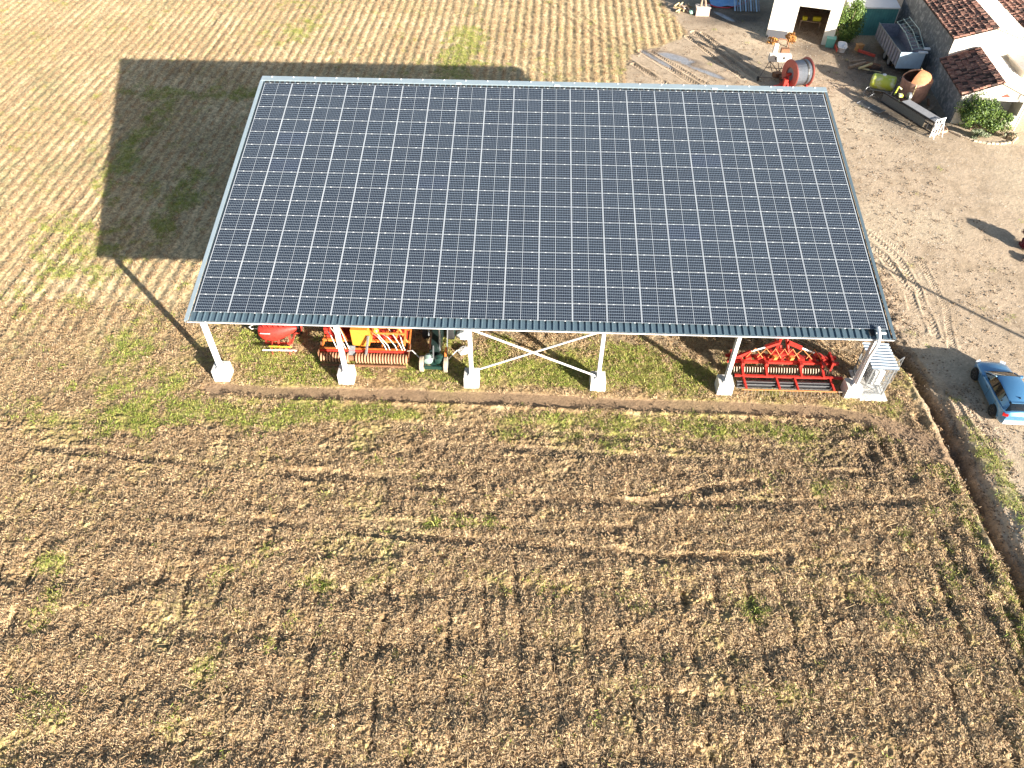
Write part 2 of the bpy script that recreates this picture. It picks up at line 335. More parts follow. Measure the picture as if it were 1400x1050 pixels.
    # big ruts and holes in the corner
    for cx, cy, rx, ry, dp in ((34.7, -2.5, .5, .35, .22), (35.2, -3.6, .22, .8, .2), (34.5, -4.2, .3, .7, .16), (36.0, -4.0, .22, .9, .15), (37.8, -1.7, .3, .5, .18), (36.0, -5.6, .4, .5, .2), (33.5, -5.4, .7, .25, .14), (38.1, -8.6, .3, .7, .2), (37.7, -10.6, .35, .7, .22), (36.4, -9.0, .25, 1.6, .12), (35.6, -12.0, .25, 2.2, .12), (38.0, -13.2, .3, 1.3, .18)):
        d = ((x-cx)/rx)**2+((y-cy)/ry)**2; h += -dp*np.exp(-d)+dp*.45*np.exp(-(np.sqrt(d)-1.5)**2*4)
    # ditch profile, e grows eastwards across it
    e = -W['ld']
    e = e*1.2+.8*(fbm(x, y, 1.5, 5, 51, .65)-.5)
    dep = .68*sm(6.5, 3.0, y)
    W['e'] = e
    prof = sm(-.50, -.22, e)*(1-sm(.10, .7, e)*(.55+.5*fbm(x, y, 2.2, 2, 56))-0*e)*(1-sm(.75, 1.1, e))
    ins = (np.abs(W['ld']) < 3)
    h = np.where(ins, h*(1-.4*prof)-dep*prof*(1+.8*(fbm(x, y, .7, 4, 52, .6)-.5)), h)
    h += np.where(ins, .10*np.exp(-((e+.8)/.2)**2)*fbm(x, y, .4, 2, 53)*sm(3, 1, y), 0)
    W['ditch'] = np.where(ins, prof*sm(6.5, 3, y), 0)
    pd = W['pud']; h = h*(1-pd*.93)-.035*pd
    # far out everything calms down
    out = np.clip(sm(8, 60, np.maximum(np.maximum(-x-45, x-75), np.maximum(-y-26, y-65))), 0, 1)
    h = h*(1-out)
    return h
def colour(x, y, W, h):
    def mixc(c, d, k): return c*(1-k[..., None])+np.array(d)*k[..., None]
    n1 = fbm(x, y, .9, 4, 70, .6); n2 = fbm(x, y, 4.5, 3, 71); n3 = vnoise(x, y, .13, 72); n4 = fbm(x, y, .3, 2, 73, .6)
    c = np.zeros(x.shape+(3,))+np.array((.335, .225, .112))
    c = mixc(c, (.235, .155, .080), sm(.42, .68, n2)*.7)
    c = mixc(c, (.48, .35, .19), sm(.5, .75, n1)*.8)
    c = mixc(c, (.11, .07, .038), np.clip(W['lanes']*.5+W['rowgap']*.75, 0, 1))
    c = mixc(c, (.37, .325, .10), (sm(.42, .7, fbm(x, y, 3.3, 3, 75))*sm(-6, -2.2, y)*.85))
    c = mixc(c, (.34, .31, .11), sm(.50, .72, fbm(x, y, 2.7, 4, 79, .6))*sm(-3, -6, y)*.45)
    far = W['far']
    cf = np.zeros(x.shape+(3,))+np.array((.52, .385, .205))  # straw's own paleness plus backscatter and haze brightness put into the colour
    cf = mixc(cf, (.62, .475, .27), sm(.4, .7, n2)*.9)
    cf = mixc(cf, (.34, .31, .15), sm(.52, .74, fbm(x, y, 3.8, 4, 76, .6))*.75*(1-sm(30, 50, y)*.5))
    u = x-.02*y+.25*(vnoise(x, y, 9, 2)-.5)
    gap = sm(.2, .9, -np.sin(2*math.pi*u/.82))*(.3+.7*sm(.35, .65, fbm(x, y, 2.6, 2, 77)))
    cf = mixc(cf, (.36, .275, .15), gap*.5)
    c = c*(1-far[..., None])+cf*far[..., None]
    c = mixc(c, (.40, .30, .195), W['bare']*.85)
    c = mixc(c, (.15, .100, .060), W['mud']*.62)
    k = np.clip(W['track'], 0, 1)*(1-far*.5); c = mixc(c, (.23, .165, .108), k*.6)
    y0 = np.zeros(x.shape+(3,))+np.array((.45, .345, .24))
    y0 = mixc(y0, (.36, .27, .18), sm(.42, .66, n1)*.7)
    y0 = mixc(y0, (.50, .395, .275), sm(.45, .7, n2)*.8)
    y0 = mixc(y0, (.23, .17, .115), W['track']*.5*sm(30, 34, y))
    y0 = mixc(y0, (.17, .125, .09), np.clip(np.exp(-(((x-38.6)/1.0)**2+((y-8.2)/3.2)**2))*.9, 0, 1))
    yard_shade = np.clip(1.25*np.exp(-(((x-48.2)/3.6)**4+((y-37.5)/8.5)**4))+1.1*np.exp(-(((x-36.5)/4.5)**4+((y-53)/3.8)**4))+.9*np.exp(-(((x-42.6)/1.8)**2+((y-44.4)/1.3)**2)), 0, 1)*(.45+.8*fbm(x, y, 1.4, 3, 80))  # dark dirt patches, with the buildings' shade deepened through the soil colour
    y0 = mixc(y0, (.095, .078, .062), np.clip(yard_shade, 0, 1)*.9)
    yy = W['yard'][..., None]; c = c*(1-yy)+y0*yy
    gr = W['green']*(.25+.55*n4)
    c = mixc(c, (.26, .275, .055), gr*.8)
    c = mixc(c, (.12, .16, .035), gr*sm(.5, .8, n1)*.6)
    c = mixc(c, (.30, .200, .120), W['trench']*.9)
    c = mixc(c, (.15, .10, .065), W['trench']*sm(.55, .7, n1)*.35)
    c = mixc(c, (.075, .052, .036), W['ditch']*sm(-.35, -.05, W['e'])*.9)  # ditch floor and east side: shade put into the dark soil colour
    c = mixc(c, (.13, .10, .078), W['wet']*.75)
    c = mixc(c, (.30, .31, .33), W['pud']*(.55+.45*n1))  # blue-grey of the puddles paints the sky's reflection into the soil colour
    n5 = vnoise(x, y, .075, 78)
    k = (1-W['yard'])*(1-W['trench'])*.55+.25
    c *= (1+k*((n3-.5)*1.0+(n5-.5)*.9))[..., None]
    return np.clip(c, .01, .9)

# ------------------------------------------------------------------ ground sheet (one mesh out to the horizon)
def axis_out(vals, reach, n):
    a = np.array(vals); s0 = a[1]-a[0]; s1 = a[-1]-a[-2]
    def tail(s): k = np.geomspace(max(s*3, .3), reach, n); return k
    return np.concatenate([(a[0]-tail(s0))[::-1], a, a[-1]+tail(s1)])
ys = [-22.0]
while ys[-1] < 60: ys.append(ys[-1]+.057+.0012*(ys[-1]+22)*1.05)
ys = axis_out(ys, 1600, 16)
NC = 1120; tt = np.linspace(0, 1, NC)
yc = np.clip(ys, -22, 60)
xl = np.interp(yc, [-22, 4, 60], [-5, -18, -44])-1.0; xr = np.interp(yc, [-22, 4, 60], [38.5, 47.5, 70])+1.5
core = xl[:, None]+(xr-xl)[:, None]*tt[None, :]
tailr = np.geomspace(.4, 1600, 16)
GX = np.concatenate([xl[:, None]-tailr[::-1][None, :], core, xr[:, None]+tailr[None, :]], 1)
GY = np.repeat(ys[:, None], GX.shape[1], 1)
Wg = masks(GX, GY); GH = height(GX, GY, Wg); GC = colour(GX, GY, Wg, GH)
ny, nx = GX.shape
def np_mesh(name, V, F, mats, smooth=False):
    me = bpy.data.meshes.new(name); k = F.shape[1]
    me.vertices.add(len(V)); me.vertices.foreach_set('co', V.astype(np.float32).ravel())
    me.loops.add(F.size); me.loops.foreach_set('vertex_index', F.astype(np.int32).ravel())
    me.polygons.add(len(F)); me.polygons.foreach_set('loop_start', np.arange(0, F.size, k, dtype=np.int32))
    try: me.polygons.foreach_set('loop_total', np.full(len(F), k, dtype=np.int32))
    except Exception: pass
    me.polygons.foreach_set('use_smooth', np.full(len(F), smooth))
    for m in mats: me.materials.append(m)
    me.update(calc_edges=True); return me
idx = np.arange(ny*nx).reshape(ny, nx)
F = np.stack([idx[:-1, :-1].ravel(), idx[:-1, 1:].ravel(), idx[1:, 1:].ravel(), idx[1:, :-1].ravel()], 1)
gm = bpy.data.materials.new('ground_soil'); gm.use_nodes = True
nt = gm.node_tree; b = nt.nodes['Principled BSDF']; L = nt.links.new
at = nd(nt, 'ShaderNodeAttribute', attribute_name='soil'); wt = nd(nt, 'ShaderNodeAttribute', attribute_name='wet')
tc = nd(nt, 'ShaderNodeTexCoord')
nz = nd(nt, 'ShaderNodeTexNoise'); nz.inputs['Scale'].default_value = 9; nz.inputs['Detail'].default_value = 8; nz.inputs['Roughness'].default_value = .75
L(tc.outputs['Object'], nz.inputs['Vector'])
mr = nd(nt, 'ShaderNodeMapRange'); mr.inputs[1].default_value = .3; mr.inputs[2].default_value = .7; mr.inputs[3].default_value = .70; mr.inputs[4].default_value = 1.32
L(nz.outputs['Fac'], mr.inputs[0])
hs = nd(nt, 'ShaderNodeHueSaturation'); L(at.outputs['Color'], hs.inputs['Color']); L(mr.outputs[0], hs.inputs['Value']); L(hs.outputs[0], b.inputs['Base Color'])
rr = nd(nt, 'ShaderNodeMapRange'); rr.inputs[3].default_value = .95; rr.inputs[4].default_value = .16; L(wt.outputs['Fac'], rr.inputs[0]); L(rr.outputs[0], b.inputs['Roughness'])
b.inputs['Specular IOR Level'].default_value = .35
n2 = nd(nt, 'ShaderNodeTexNoise'); n2.inputs['Scale'].default_value = 14; n2.inputs['Detail'].default_value = 6; n2.inputs['Roughness'].default_value = .7
L(tc.outputs['Object'], n2.inputs['Vector'])
bs = nd(nt, 'ShaderNodeMapRange'); bs.inputs[3].default_value = .9; bs.inputs[4].default_value = .0; L(wt.outputs['Fac'], bs.inputs[0])
bp = nd(nt, 'ShaderNodeBump'); bp.inputs['Distance'].default_value = .05; L(bs.outputs[0], bp.inputs['Strength']); L(n2.outputs['Fac'], bp.inputs['Height']); L(bp.outputs[0], b.inputs['Normal'])
V = np.stack([GX, GY, GH], -1).reshape(-1, 3)
gme = np_mesh('ground', V, F, [gm])
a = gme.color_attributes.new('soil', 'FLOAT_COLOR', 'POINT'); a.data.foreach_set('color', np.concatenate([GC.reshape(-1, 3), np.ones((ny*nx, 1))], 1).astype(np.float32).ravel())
a = gme.attributes.new('wet', 'FLOAT', 'POINT'); a.data.foreach_set('value', np.clip(Wg['pud']+.35*Wg['wet'], 0, 1).astype(np.float32).ravel())
ground = link('ground', gme); ground['kind'] = 'structure'
del V, F, GC

# ------------------------------------------------------------------ scattered litter, stubble and grass (geometry nodes on points)
def scatter(name, label, cat, tuft, mats, P, scale, seed=0, tiltn=.15):
    """one object: the tuft mesh plus loose points; the node tree instances the tuft on the points"""
    V, Fc, mi = tuft; n0 = len(V); V = np.array(V); V = np.concatenate([V, P])
    me = bpy.data.meshes.new(name); me.from_pydata(V.tolist(), [], Fc)
    for m in mats: me.materials.append(m)
    me.polygons.foreach_set('material_index', mi)
    a = me.attributes.new('src', 'BOOLEAN', 'POINT'); a.data.foreach_set('value', np.arange(len(V)) < n0)
    a = me.attributes.new('sc', 'FLOAT', 'POINT'); a.data.foreach_set('value', np.concatenate([np.ones(n0), scale]).astype(np.float32))
    r = np.random.default_rng(seed); rot = np.zeros((len(V), 3)); rot[:, 2] = r.uniform(0, 6.28, len(V)); rot[:, 0] = r.normal(0, tiltn, len(V)); rot[:, 1] = r.normal(0, tiltn, len(V))
    a = me.attributes.new('rt', 'FLOAT_VECTOR', 'POINT'); a.data.foreach_set('vector', rot.astype(np.float32).ravel())
    me.update(); o = link(name, me); o['kind'] = 'stuff'; o['label'] = label; o['category'] = cat
    g = bpy.data.node_groups.new(name, 'GeometryNodeTree')
    g.interface.new_socket('Geometry', in_out='INPUT', socket_type='NodeSocketGeometry'); g.interface.new_socket('Geometry', in_out='OUTPUT', socket_type='NodeSocketGeometry')
    N = g.nodes.new; gi = N('NodeGroupInput'); go = N('NodeGroupOutput'); sp = N('GeometryNodeSeparateGeometry'); sp.domain = 'POINT'
    def na(nm, ty): q = N('GeometryNodeInputNamedAttribute'); q.data_type = ty; q.inputs['Name'].default_value = nm; return next(s for s in q.outputs if s.enabled)
    ip = N('GeometryNodeInstanceOnPoints'); mp = N('GeometryNodeMeshToPoints'); Lk = g.links.new
    Lk(gi.outputs[0], sp.inputs[0]); Lk(na('src', 'BOOLEAN'), sp.inputs['Selection'])
    Lk(sp.outputs['Inverted'], mp.inputs['Mesh']); Lk(mp.outputs[0], ip.inputs['Points']); Lk(sp.outputs['Selection'], ip.inputs['Instance'])
    Lk(na('rt', 'FLOAT_VECTOR'), ip.inputs['Rotation']); Lk(na('sc', 'FLOAT'), ip.inputs['Scale']); Lk(ip.outputs[0], go.inputs[0])
    m = o.modifiers.new('scatter', 'NODES'); m.node_group = g
    return o
def blades(n, rad, l0, l1, w, el0, el1, seed, nm=1, z0=0.0):
    r = random.Random(seed); V = []; Fc = []; mi = []
    for i in range(n):
        a = r.uniform(0, 6.283); d = rad*math.sqrt(r.random()); c = Vector((d*math.cos(a), d*math.sin(a), z0+r.uniform(0, .015)))
        az = r.uniform(0, 6.283); el = r.uniform(el0, el1); l = r.uniform(l0, l1)
        dr = Vector((math.cos(az)*math.cos(el), math.sin(az)*math.cos(el), math.sin(el)))
        sd = dr.cross(Vector((r.uniform(-1, 1), r.uniform(-1, 1), 1.2))).normalized()*w*r.uniform(.5, 1.2)/2
        o = len(V); e = c+dr*l; V += [tuple(c-sd), tuple(c+sd), tuple(e+sd*.5), tuple(e-sd*.5)]; Fc.append((o, o+1, o+2, o+3)); mi.append(r.randrange(nm))
    return V, Fc, mi
def clodmesh(n, rad, s0, s1, seed, nm=1):
    r = random.Random(seed); V = []; Fc = []; mi = []
    for i in range(n):
        a = r.uniform(0, 6.283); d = rad*math.sqrt(r.random()); s = r.uniform(s0, s1); o = len(V)
        for p in ((1, 0, 0), (0, 1, 0), (-1, 0, 0), (0, -1, 0), (0, 0, 1)):
            V.append((d*math.cos(a)+s*p[0]*r.uniform(.6, 1.2), d*math.sin(a)+s*p[1]*r.uniform(.6, 1.2), s*p[2]*r.uniform(.5, .9)))
        k = r.randrange(nm)
        for f in ((0, 1, 4), (1, 2, 4), (2, 3, 4), (3, 0, 4)): Fc.append(tuple(q+o for q in f)); mi.append(k)
    return V, Fc, mi
straw1 = mat('straw_pale', (.56, .40, .215), .8, rnd=.25); straw2 = mat('straw_brown', (.33, .205, .105), .85, rnd=.3); straw3 = mat('straw_grey', (.33, .235, .14), .85, rnd=.2)
stub1 = mat('stubble_pale', (.62, .50, .33), .8, rnd=.2)
grs1 = mat('grass_green', (.21, .27, .035), .7, rnd=.3); grs2 = mat('grass_yellow', (.42, .38, .10), .7, rnd=.25)
clod1 = mat('clod_brown', (.20, .14, .09), .95, rnd=.3); clod2 = mat('clod_light', (.33, .25, .17), .95, rnd=.25); peb = mat('pebble_grey', (.5, .47, .42), .85, rnd=.25)
def pts_in(x0, x1, y0, y1, n, seed, prob, sc=(.7, 1.3)):
    r = np.random.default_rng(seed); x = r.uniform(x0, x1, n); y = r.uniform(y0, y1, n)
    xl_ = np.interp(y, [-22, 4, 60], [-6, -19, -45]); xr_ = np.interp(y, [-22, 4, 60], [39.5, 48.5, 71])
    W = masks(x, y); h = height(x, y, W); p = prob(x, y, W)*((x > xl_) & (x < xr_))
    foot = ((np.abs((x+.5) % 6.915-.5) < .5) & (y > -.15) & (y < .65) & (x < 36.5))
    p = np.where(foot, 0, p); k = r.random(n) < p
    return np.stack([x[k], y[k], h[k]], 1), r.uniform(sc[0], sc[1], k.sum())
P, S = pts_in(-20, 40, -22, 6, 210000, 1, lambda x, y, W: (1-W['yard'])*(1-W['trench'])*(1-W['ditch'])*np.where(y > -2.5, .3, sm(-2.5, -8, y)*.75+.25)*(1-.5*W['green'])*(1-.4*W['track'])*(.25+.9*sm(.35, .6, fbm(x, y, 1.2, 3, 90))))
scatter('straw_litter', 'brown and pale chopped stalks littering the near field', 'crop residue', blades(12, .22, .05, .16, .038, .0, .75, 3, 3), [straw1, straw2, straw3], P, S, 1)
P, S = pts_in(-20, 40, -22, -3, 4200, 2, lambda x, y, W: (1-W['yard'])*(1-W['trench'])*sm(-3, -8, y)*.6)
scatter('long_stalks', 'long pale stalks lying loose across the near field', 'crop residue', blades(2, .4, .18, .45, .018, -.03, .15, 5, 1, .04), [straw1], P, S, 2, .05)
# stubble stands in rows in the pale field
r_ = np.random.default_rng(5); n = 100000
ky = -2+62*r_.random(n)**1.0; kx = r_.integers(-60, 42, n)*.82+.205+.02*ky+r_.normal(0, .085, n)
Wk = masks(kx, ky); hk = height(kx, ky, Wk)
kk = (r_.random(n) < Wk['far']*(1-.7*Wk['green'])) & (kx > np.interp(ky, [-22, 4, 60], [-6, -19, -45])) & (kx < 40) & ~((kx > 0) & (kx < 35) & (ky > 5) & (ky < 16))
P = np.stack([kx, ky, hk], 1)[kk]
scatter('field_stubble', 'pale cut stubble standing in rows in the far field', 'stubble', blades(9, .17, .05, .17, .022, .1, 1.3, 7, 2), [stub1, straw2], P, r_.uniform(.7, 1.35, len(P)), 3)
P, S = pts_in(-45, 71, -22, 60, 260000, 3, lambda x, y, W: W['green']**.8*(1-.35*sm(10, 30, y)))
scatter('grass_tufts', 'green and yellow grass tufts sprouting in patches over the field', 'grass', blades(16, .17, .05, .14, .018, .35, 1.3, 9, 2), [grs1, grs2], P, S*1.25, 4)
P, S = pts_in(20, 48, -22, 50, 90000, 4, lambda x, y, W: np.clip(W['mud']*.5+(W['ditch'] > .2)*.8+W['yard']*(.05+.5*np.exp(-(((x-38.6)/1.1)**2+((y-8.2)/3.4)**2))+.35*(x < 41.5)*(y < 1)*(x > 39.5)), 0, 1)*(1-W['pud']))
scatter('soil_clods', 'brown soil clods crumbled over the churned corner and yard edge', 'soil', clodmesh(8, .22, .02, .07, 11, 2), [clod1, clod2], P, S, 5)
P, S = pts_in(38, 66, -6, 50, 40000, 6, lambda x, y, W: W['yard']*.22*(.2+fbm(x, y, 3, 2, 95)))
scatter('yard_gravel', 'small pale stones strewn over the dirt yard', 'gravel', clodmesh(5, .3, .012, .030, 12, 2), [peb, clod2], P, S, 6)

# ------------------------------------------------------------------ the solar hangar
BAY = 6.915; SL = 0.2001972; AX, AY, AZ = -0.4187, 0.4355, 4.5595; M_, N_ = 1.775, 1.140
def RP(u, v, w=0.0): return Vector((AX+u, AY+v*math.cos(SL)-w*math.sin(SL), AZ+v*math.sin(SL)+w*math.cos(SL)))
TR_ = Matrix.Translation((AX, AY, AZ)) @ Matrix.Rotation(SL, 4, 'X')
hangar = thing('solar_hangar', 'open white steel hangar under a large sloping roof of solar panels', 'hangar', (17.3, 8, 0))
U0, U1, V0, V1 = -.16, 20*M_+.16, -.52, 16*N_+.34
# ribbed sheet
RP_ = 1.0/3
prof = []; u = U0
while u < U1-.01:
    prof += [(u, -.045), (u+.025, .012), (u+.065, .012), (u+.09, -.045)]
    u += RP_
prof.append((U1, -.045))
mb = MB(TR_); mb.grid([[(p[0], V0, p[1]-.075) for p in prof], [(p[0], V1, p[1]-.075) for p in prof]])
mb.grid([[(p[0], V0, p[1]-.075) for p in prof], [(p[0], V0, -.145) for p in prof]])
mb.add([(U0, V0, -.15), (U1, V0, -.15), (U1, V1, -.15), (U0, V1, -.15)], [(0, 3, 2, 1)])
sheet = mb.obj('roof_sheet', slate_blue, hangar)
# foam closures and ridge flashing
mb = MB(TR_); mb.box((10*M_, 16*N_+.46, -.01), (U1-U0+.3, .40, .05), rot=(-.02, 0, 0)); mb.box((10*M_, 16*N_+.67, -.10), (U1-U0+.3, .03, .22))
mb.box((10*M_, 16*N_+.275, -.03), (U1-U0+.3, .03, .05))
ridge = mb.obj('ridge_flashing', flash_blue, hangar)
mb = MB(TR_); u = U0+.25
while u < U1-.1:
    mb.box((u, 16*N_+.17, -.062), (.17, .13, .06)); u += RP_
mb.obj('ridge_closure', dark_foam, hangar)['kind'] = 'stuff'
mb = MB(TR_)
for k in range(26): mb.box((U0+.5+k*1.39, 16*N_+.60, .035), (.07, .05, .04))
for u in (12.4, 20.2-1.5, 28.7, 34.3): mb.box((u-(1.5 if u > 30 else 0), 16*N_+.27, .03), (.34, .1, .05))
mb.obj('flashing_screws', clampm, hangar)['kind'] = 'stuff'
for side, ux, w in ((-1, U0-.11, .20), (1, U1+.08, .15)):
    mb = MB(TR_); mb.box((ux, (V0+V1)/2+.1, -.04), (w, V1-V0+.25, .04)); mb.box((ux+side*w/2, (V0+V1)/2+.1, -.13), (.025, V1-V0+.25, .2))
    mb.obj('rake_flashing', flash_blue if side < 0 else mat('slate_flashing', (.12, .17, .20), .4, metal=.3), hangar)
for gx in (U0+.045, U1-.05):
    mb = MB(TR_); mb.box((gx, (V0+V1)/2, -.10), (.08, V1-V0-.3, .03)); mb.obj('side_gap_strip', dark_foam, hangar)
# panel material
pm = bpy.data.materials.new('solar_glass'); pm.use_nodes = True; nt = pm.node_tree; b = nt.nodes['Principled BSDF']; L = nt.links.new
tc = nd(nt, 'ShaderNodeTexCoord'); sx = nd(nt, 'ShaderNodeSeparateXYZ'); L(tc.outputs['UV'], sx.inputs[0])
def line(sock, count, frac):
    a = nd(nt, 'ShaderNodeMath', operation='MULTIPLY'); a.inputs[1].default_value = count; L(sock, a.inputs[0])
    f = nd(nt, 'ShaderNodeMath', operation='FRACT'); L(a.outputs[0], f.inputs[0])
    s = nd(nt, 'ShaderNodeMath', operation='SUBTRACT'); s.inputs[1].default_value = .5; L(f.outputs[0], s.inputs[0])
    ab = nd(nt, 'ShaderNodeMath', operation='ABSOLUTE'); L(s.outputs[0], ab.inputs[0])
    g = nd(nt, 'ShaderNodeMath', operation='GREATER_THAN'); g.inputs[1].default_value = .5-frac/2; L(ab.outputs[0], g.inputs[0]); return g.outputs[0]
lx = line(sx.outputs[0], 9, .075); ly = line(sx.outputs[1], 6, .095)
mx = nd(nt, 'ShaderNodeMath', operation='MAXIMUM'); L(lx, mx.inputs[0]); L(ly, mx.inputs[1])
bus = line(sx.outputs[1], 54, .22); bm = nd(nt, 'ShaderNodeMath', operation='MULTIPLY'); bm.inputs[1].default_value = .16; bm.inputs[0].default_value = 0
m2 = nd(nt, 'ShaderNodeMath', operation='MAXIMUM'); L(mx.outputs[0], m2.inputs[0]); L(bm.outputs[0], m2.inputs[1])
oi = nd(nt, 'ShaderNodeObjectInfo'); cr = nd(nt, 'ShaderNodeValToRGB'); L(oi.outputs['Random'], cr.inputs[0])
cr.color_ramp.elements[0].color = (.009, .013, .022, 1); cr.color_ramp.elements[1].color = (.013, .019, .030, 1)
e = cr.color_ramp.elements.new(.97); e.color = (.012, .018, .028, 1); e = cr.color_ramp.elements.new(.985); e.color = (.011, .017, .038, 1)
nz = nd(nt, 'ShaderNodeTexNoise'); nz.inputs['Scale'].default_value = 1.2; L(tc.outputs['Object'], nz.inputs['Vector'])
mc = nd(nt, 'ShaderNodeMix', data_type='RGBA'); L(mx.outputs[0], mc.inputs['Factor']); L(cr.outputs[0], mc.inputs['A']); mc.inputs['B'].default_value = (.27, .32, .38, 1)
L(mc.outputs['Result'], b.inputs['Base Color'])
ro = nd(nt, 'ShaderNodeMapRange'); ro.inputs[3].default_value = .16; ro.inputs[4].default_value = .34; L(nz.outputs['Fac'], ro.inputs[0]); L(ro.outputs[0], b.inputs['Roughness'])
b.inputs['IOR'].default_value = 1.5; b.inputs['Specular IOR Level'].default_value = .75
def panel_mesh(cols=1):
    V = []; Fc = []; mi = []; uv = []
    pw, ph, fr, mid, fy = M_-.022, N_-.020, .025, .021, .012
    def q(x0, x1, y0, y1, z, m, u=True):
        o = len(V); V.extend([(x0, y0, z), (x1, y0, z), (x1, y1, z), (x0, y1, z)]); Fc.append((o, o+1, o+2, o+3)); mi.append(m); uv.extend([(0, 0), (1, 0), (1, 1), (0, 1)])
    def bx(x0, x1, y0, y1, z0, z1, m):
        q(x0, x1, y0, y1, z1, m); o = len(V)
        V.extend([(x0, y0, z0), (x1, y0, z0), (x1, y1, z0), (x0, y1, z0)]); t = o-4
        for k in range(4):
            Fc.append((o+k, o+(k+1) % 4, t+(k+1) % 4, t+k)); mi.append(m); uv.extend([(0, 0)]*4)
    for c in range(cols):
        X = c*M_+.011; Y = .011
        bx(X, X+fr, Y, Y+ph, -.035, .006, 1); bx(X+pw-fr, X+pw, Y, Y+ph, -.035, .006, 1)
        bx(X+fr, X+pw-fr, Y, Y+fy, -.004, .003, 1); bx(X+fr, X+pw-fr, Y+ph-fy, Y+ph, -.004, .003, 1)
        xm = X+pw/2
        q(X+fr, xm-mid/2, Y+fy, Y+ph-fy, .0, 0); q(xm+mid/2, X+pw-fr, Y+fy, Y+ph-fy, .0, 0); q(xm-mid/2, xm+mid/2, Y+fy, Y+ph-fy, .001, 1)
    me = bpy.data.meshes.new('solar_panel'); me.from_pydata(V, [], Fc); me.materials.append(pm); me.materials.append(alu)
    me.polygons.foreach_set('material_index', mi); ul = me.uv_layers.new(name='UVMap'); ul.data.foreach_set('uv', np.array(uv, dtype=np.float32).ravel()); me.update(); return me
pme = panel_mesh(); Minv = worldm(hangar).inverted()
for j in range(15):
    for i in range(20):
        o = bpy.data.objects.new('solar_panel', pme); COL.objects.link(o); o.parent = hangar; o.matrix_parent_inverse = Minv
        o.location = RP(i*M_, j*N_, random.uniform(-.003, .003)); o.rotation_euler = (SL+random.uniform(-.003, .003), random.uniform(-.003, .003), 0)
o = link('solar_panel_row', panel_mesh(20), hangar); o.location = RP(0, 15*N_, 0); o.rotation_euler = (SL, 0, 0); o['kind'] = 'stuff'
# mounting rails between modules and clamps
mb = MB(TR_)
for i in range(21): mb.box((i*M_, 8*N_, -.012), (.05 if 0 < i < 20 else .03, 16*N_, .02))
mb.obj('mounting_rail', alu, hangar)['kind'] = 'stuff'
mb = MB(TR_)
for j in range(17):
    for i in range(20):
        for fx in (.20, .79): mb.box((i*M_+fx*M_, j*N_, .004), (.07, .035, .014))
mb.obj('module_clamps', clampm, hangar)['kind'] = 'stuff'
# structure
YF, YR = .18, 17.2
def ibeam(mb, a, b, w, d, up):
    """a-b axis, flanges w wide set d apart along 'up'"""
    a = Vector(a); b = Vector(b); up = Vector(up); t = .018; ax = (b-a).normalized(); s = ax.cross(up).normalized()
    for k in (-1, 1):
        c = up*(k*(d/2-t/2)); vs = [p+c+s*(i*w/2)+up*(j*t/2) for p in (a, b) for i, j in ((-1, -1), (1, -1), (1, 1), (-1, 1))]
        mb.add(vs, [(0, 3, 2, 1), (4, 5, 6, 7), (0, 1, 5, 4), (1, 2, 6, 5), (2, 3, 7, 6), (3, 0, 4, 7)])
    vs = [p+s*(i*.008)+up*(j*(d/2-t-.001)) for p in (a, b) for i, j in ((-1, -1), (1, -1), (1, 1), (-1, 1))]
    mb.add(vs, [(0, 3, 2, 1), (4, 5, 6, 7), (0, 1, 5, 4), (1, 2, 6, 5), (2, 3, 7, 6), (3, 0, 4, 7)])
zf = AZ+(YF-AY)*math.tan(SL)-.60; zr = AZ+(YR-AY)*math.tan(SL)-.60
for k in range(6):
    x = k*BAY
    for yy, zt in ((YF, zf), (YR, zr)):
        mb = MB(); ibeam(mb, (x, yy, .80), (x, yy, zt+.18), .19, .30, (0, 1, 0)); mb.box((x, yy, .795), (.34, .44, .03))
        p = mb.obj('post', white_steel, hangar)
        mb = MB(); mb.box((x, yy+.02, .18), (.84, .84, 1.2), taper=.96); mb.obj('footing', white_conc, p)
    mb = MB(); ibeam(mb, (x, YF-.15, zf+.22-.06), (x, YR+.9, zr+.22+.13), .2, .36, (0, -math.sin(SL), math.cos(SL))); mb.obj('rafter', white_steel, hangar)
mb = MB()
for v in np.arange(-.3, 18.5, 1.36): mb.box(tuple(RP(10*M_, v, -.245)), (U1-U0-.05, .07, .18), rot=(SL, 0, 0))
mb.obj('purlins', white_steel, hangar)['kind'] = 'stuff'
mb = MB(); mb.b2(AX+U0-.1, AX+U1+.1, -.11, -.075, 4.27, 4.315); mb.obj('eave_trim', white_steel, hangar)
for yy, zt in ((YF-.02, 4.05), (YR, 7.2)):
    mb = MB(); mb.tube([(2*BAY+.1, yy, zt), (3*BAY-.12, yy, .84)], .055); mb.obj('brace', white_steel, hangar)
    mb = MB(); mb.tube([(2*BAY+.1, yy+.12, .86), (3*BAY-.12, yy+.12, zt)], .05); mb.obj('brace', white_steel, hangar)
# white conduit at the right corner over the eave
mb = MB(); cx = 5*BAY-.02
mb.tube([RP(cx-AX, .02, .12), RP(cx-AX-.02, -.35, .12), RP(cx-AX-.05, -.62, .06), (cx-.08, -.32, 4.2), (cx-.10, -.28, 3.7), (cx-.03, -.09, 3.2), (cx, -.09, 1.0)], .085, n=10)
mb.box(tuple(RP(cx-AX+.08, -.32, .1)), (.5, .08, .08)); mb.obj('cable_conduit', plate_w, hangar, smooth=True)
mb = MB(TR_); mb.box((cx-AX-.32, -.2, -.05), (.26, .34, .03)); mb.obj('roof_cut_out', dark_foam, hangar)

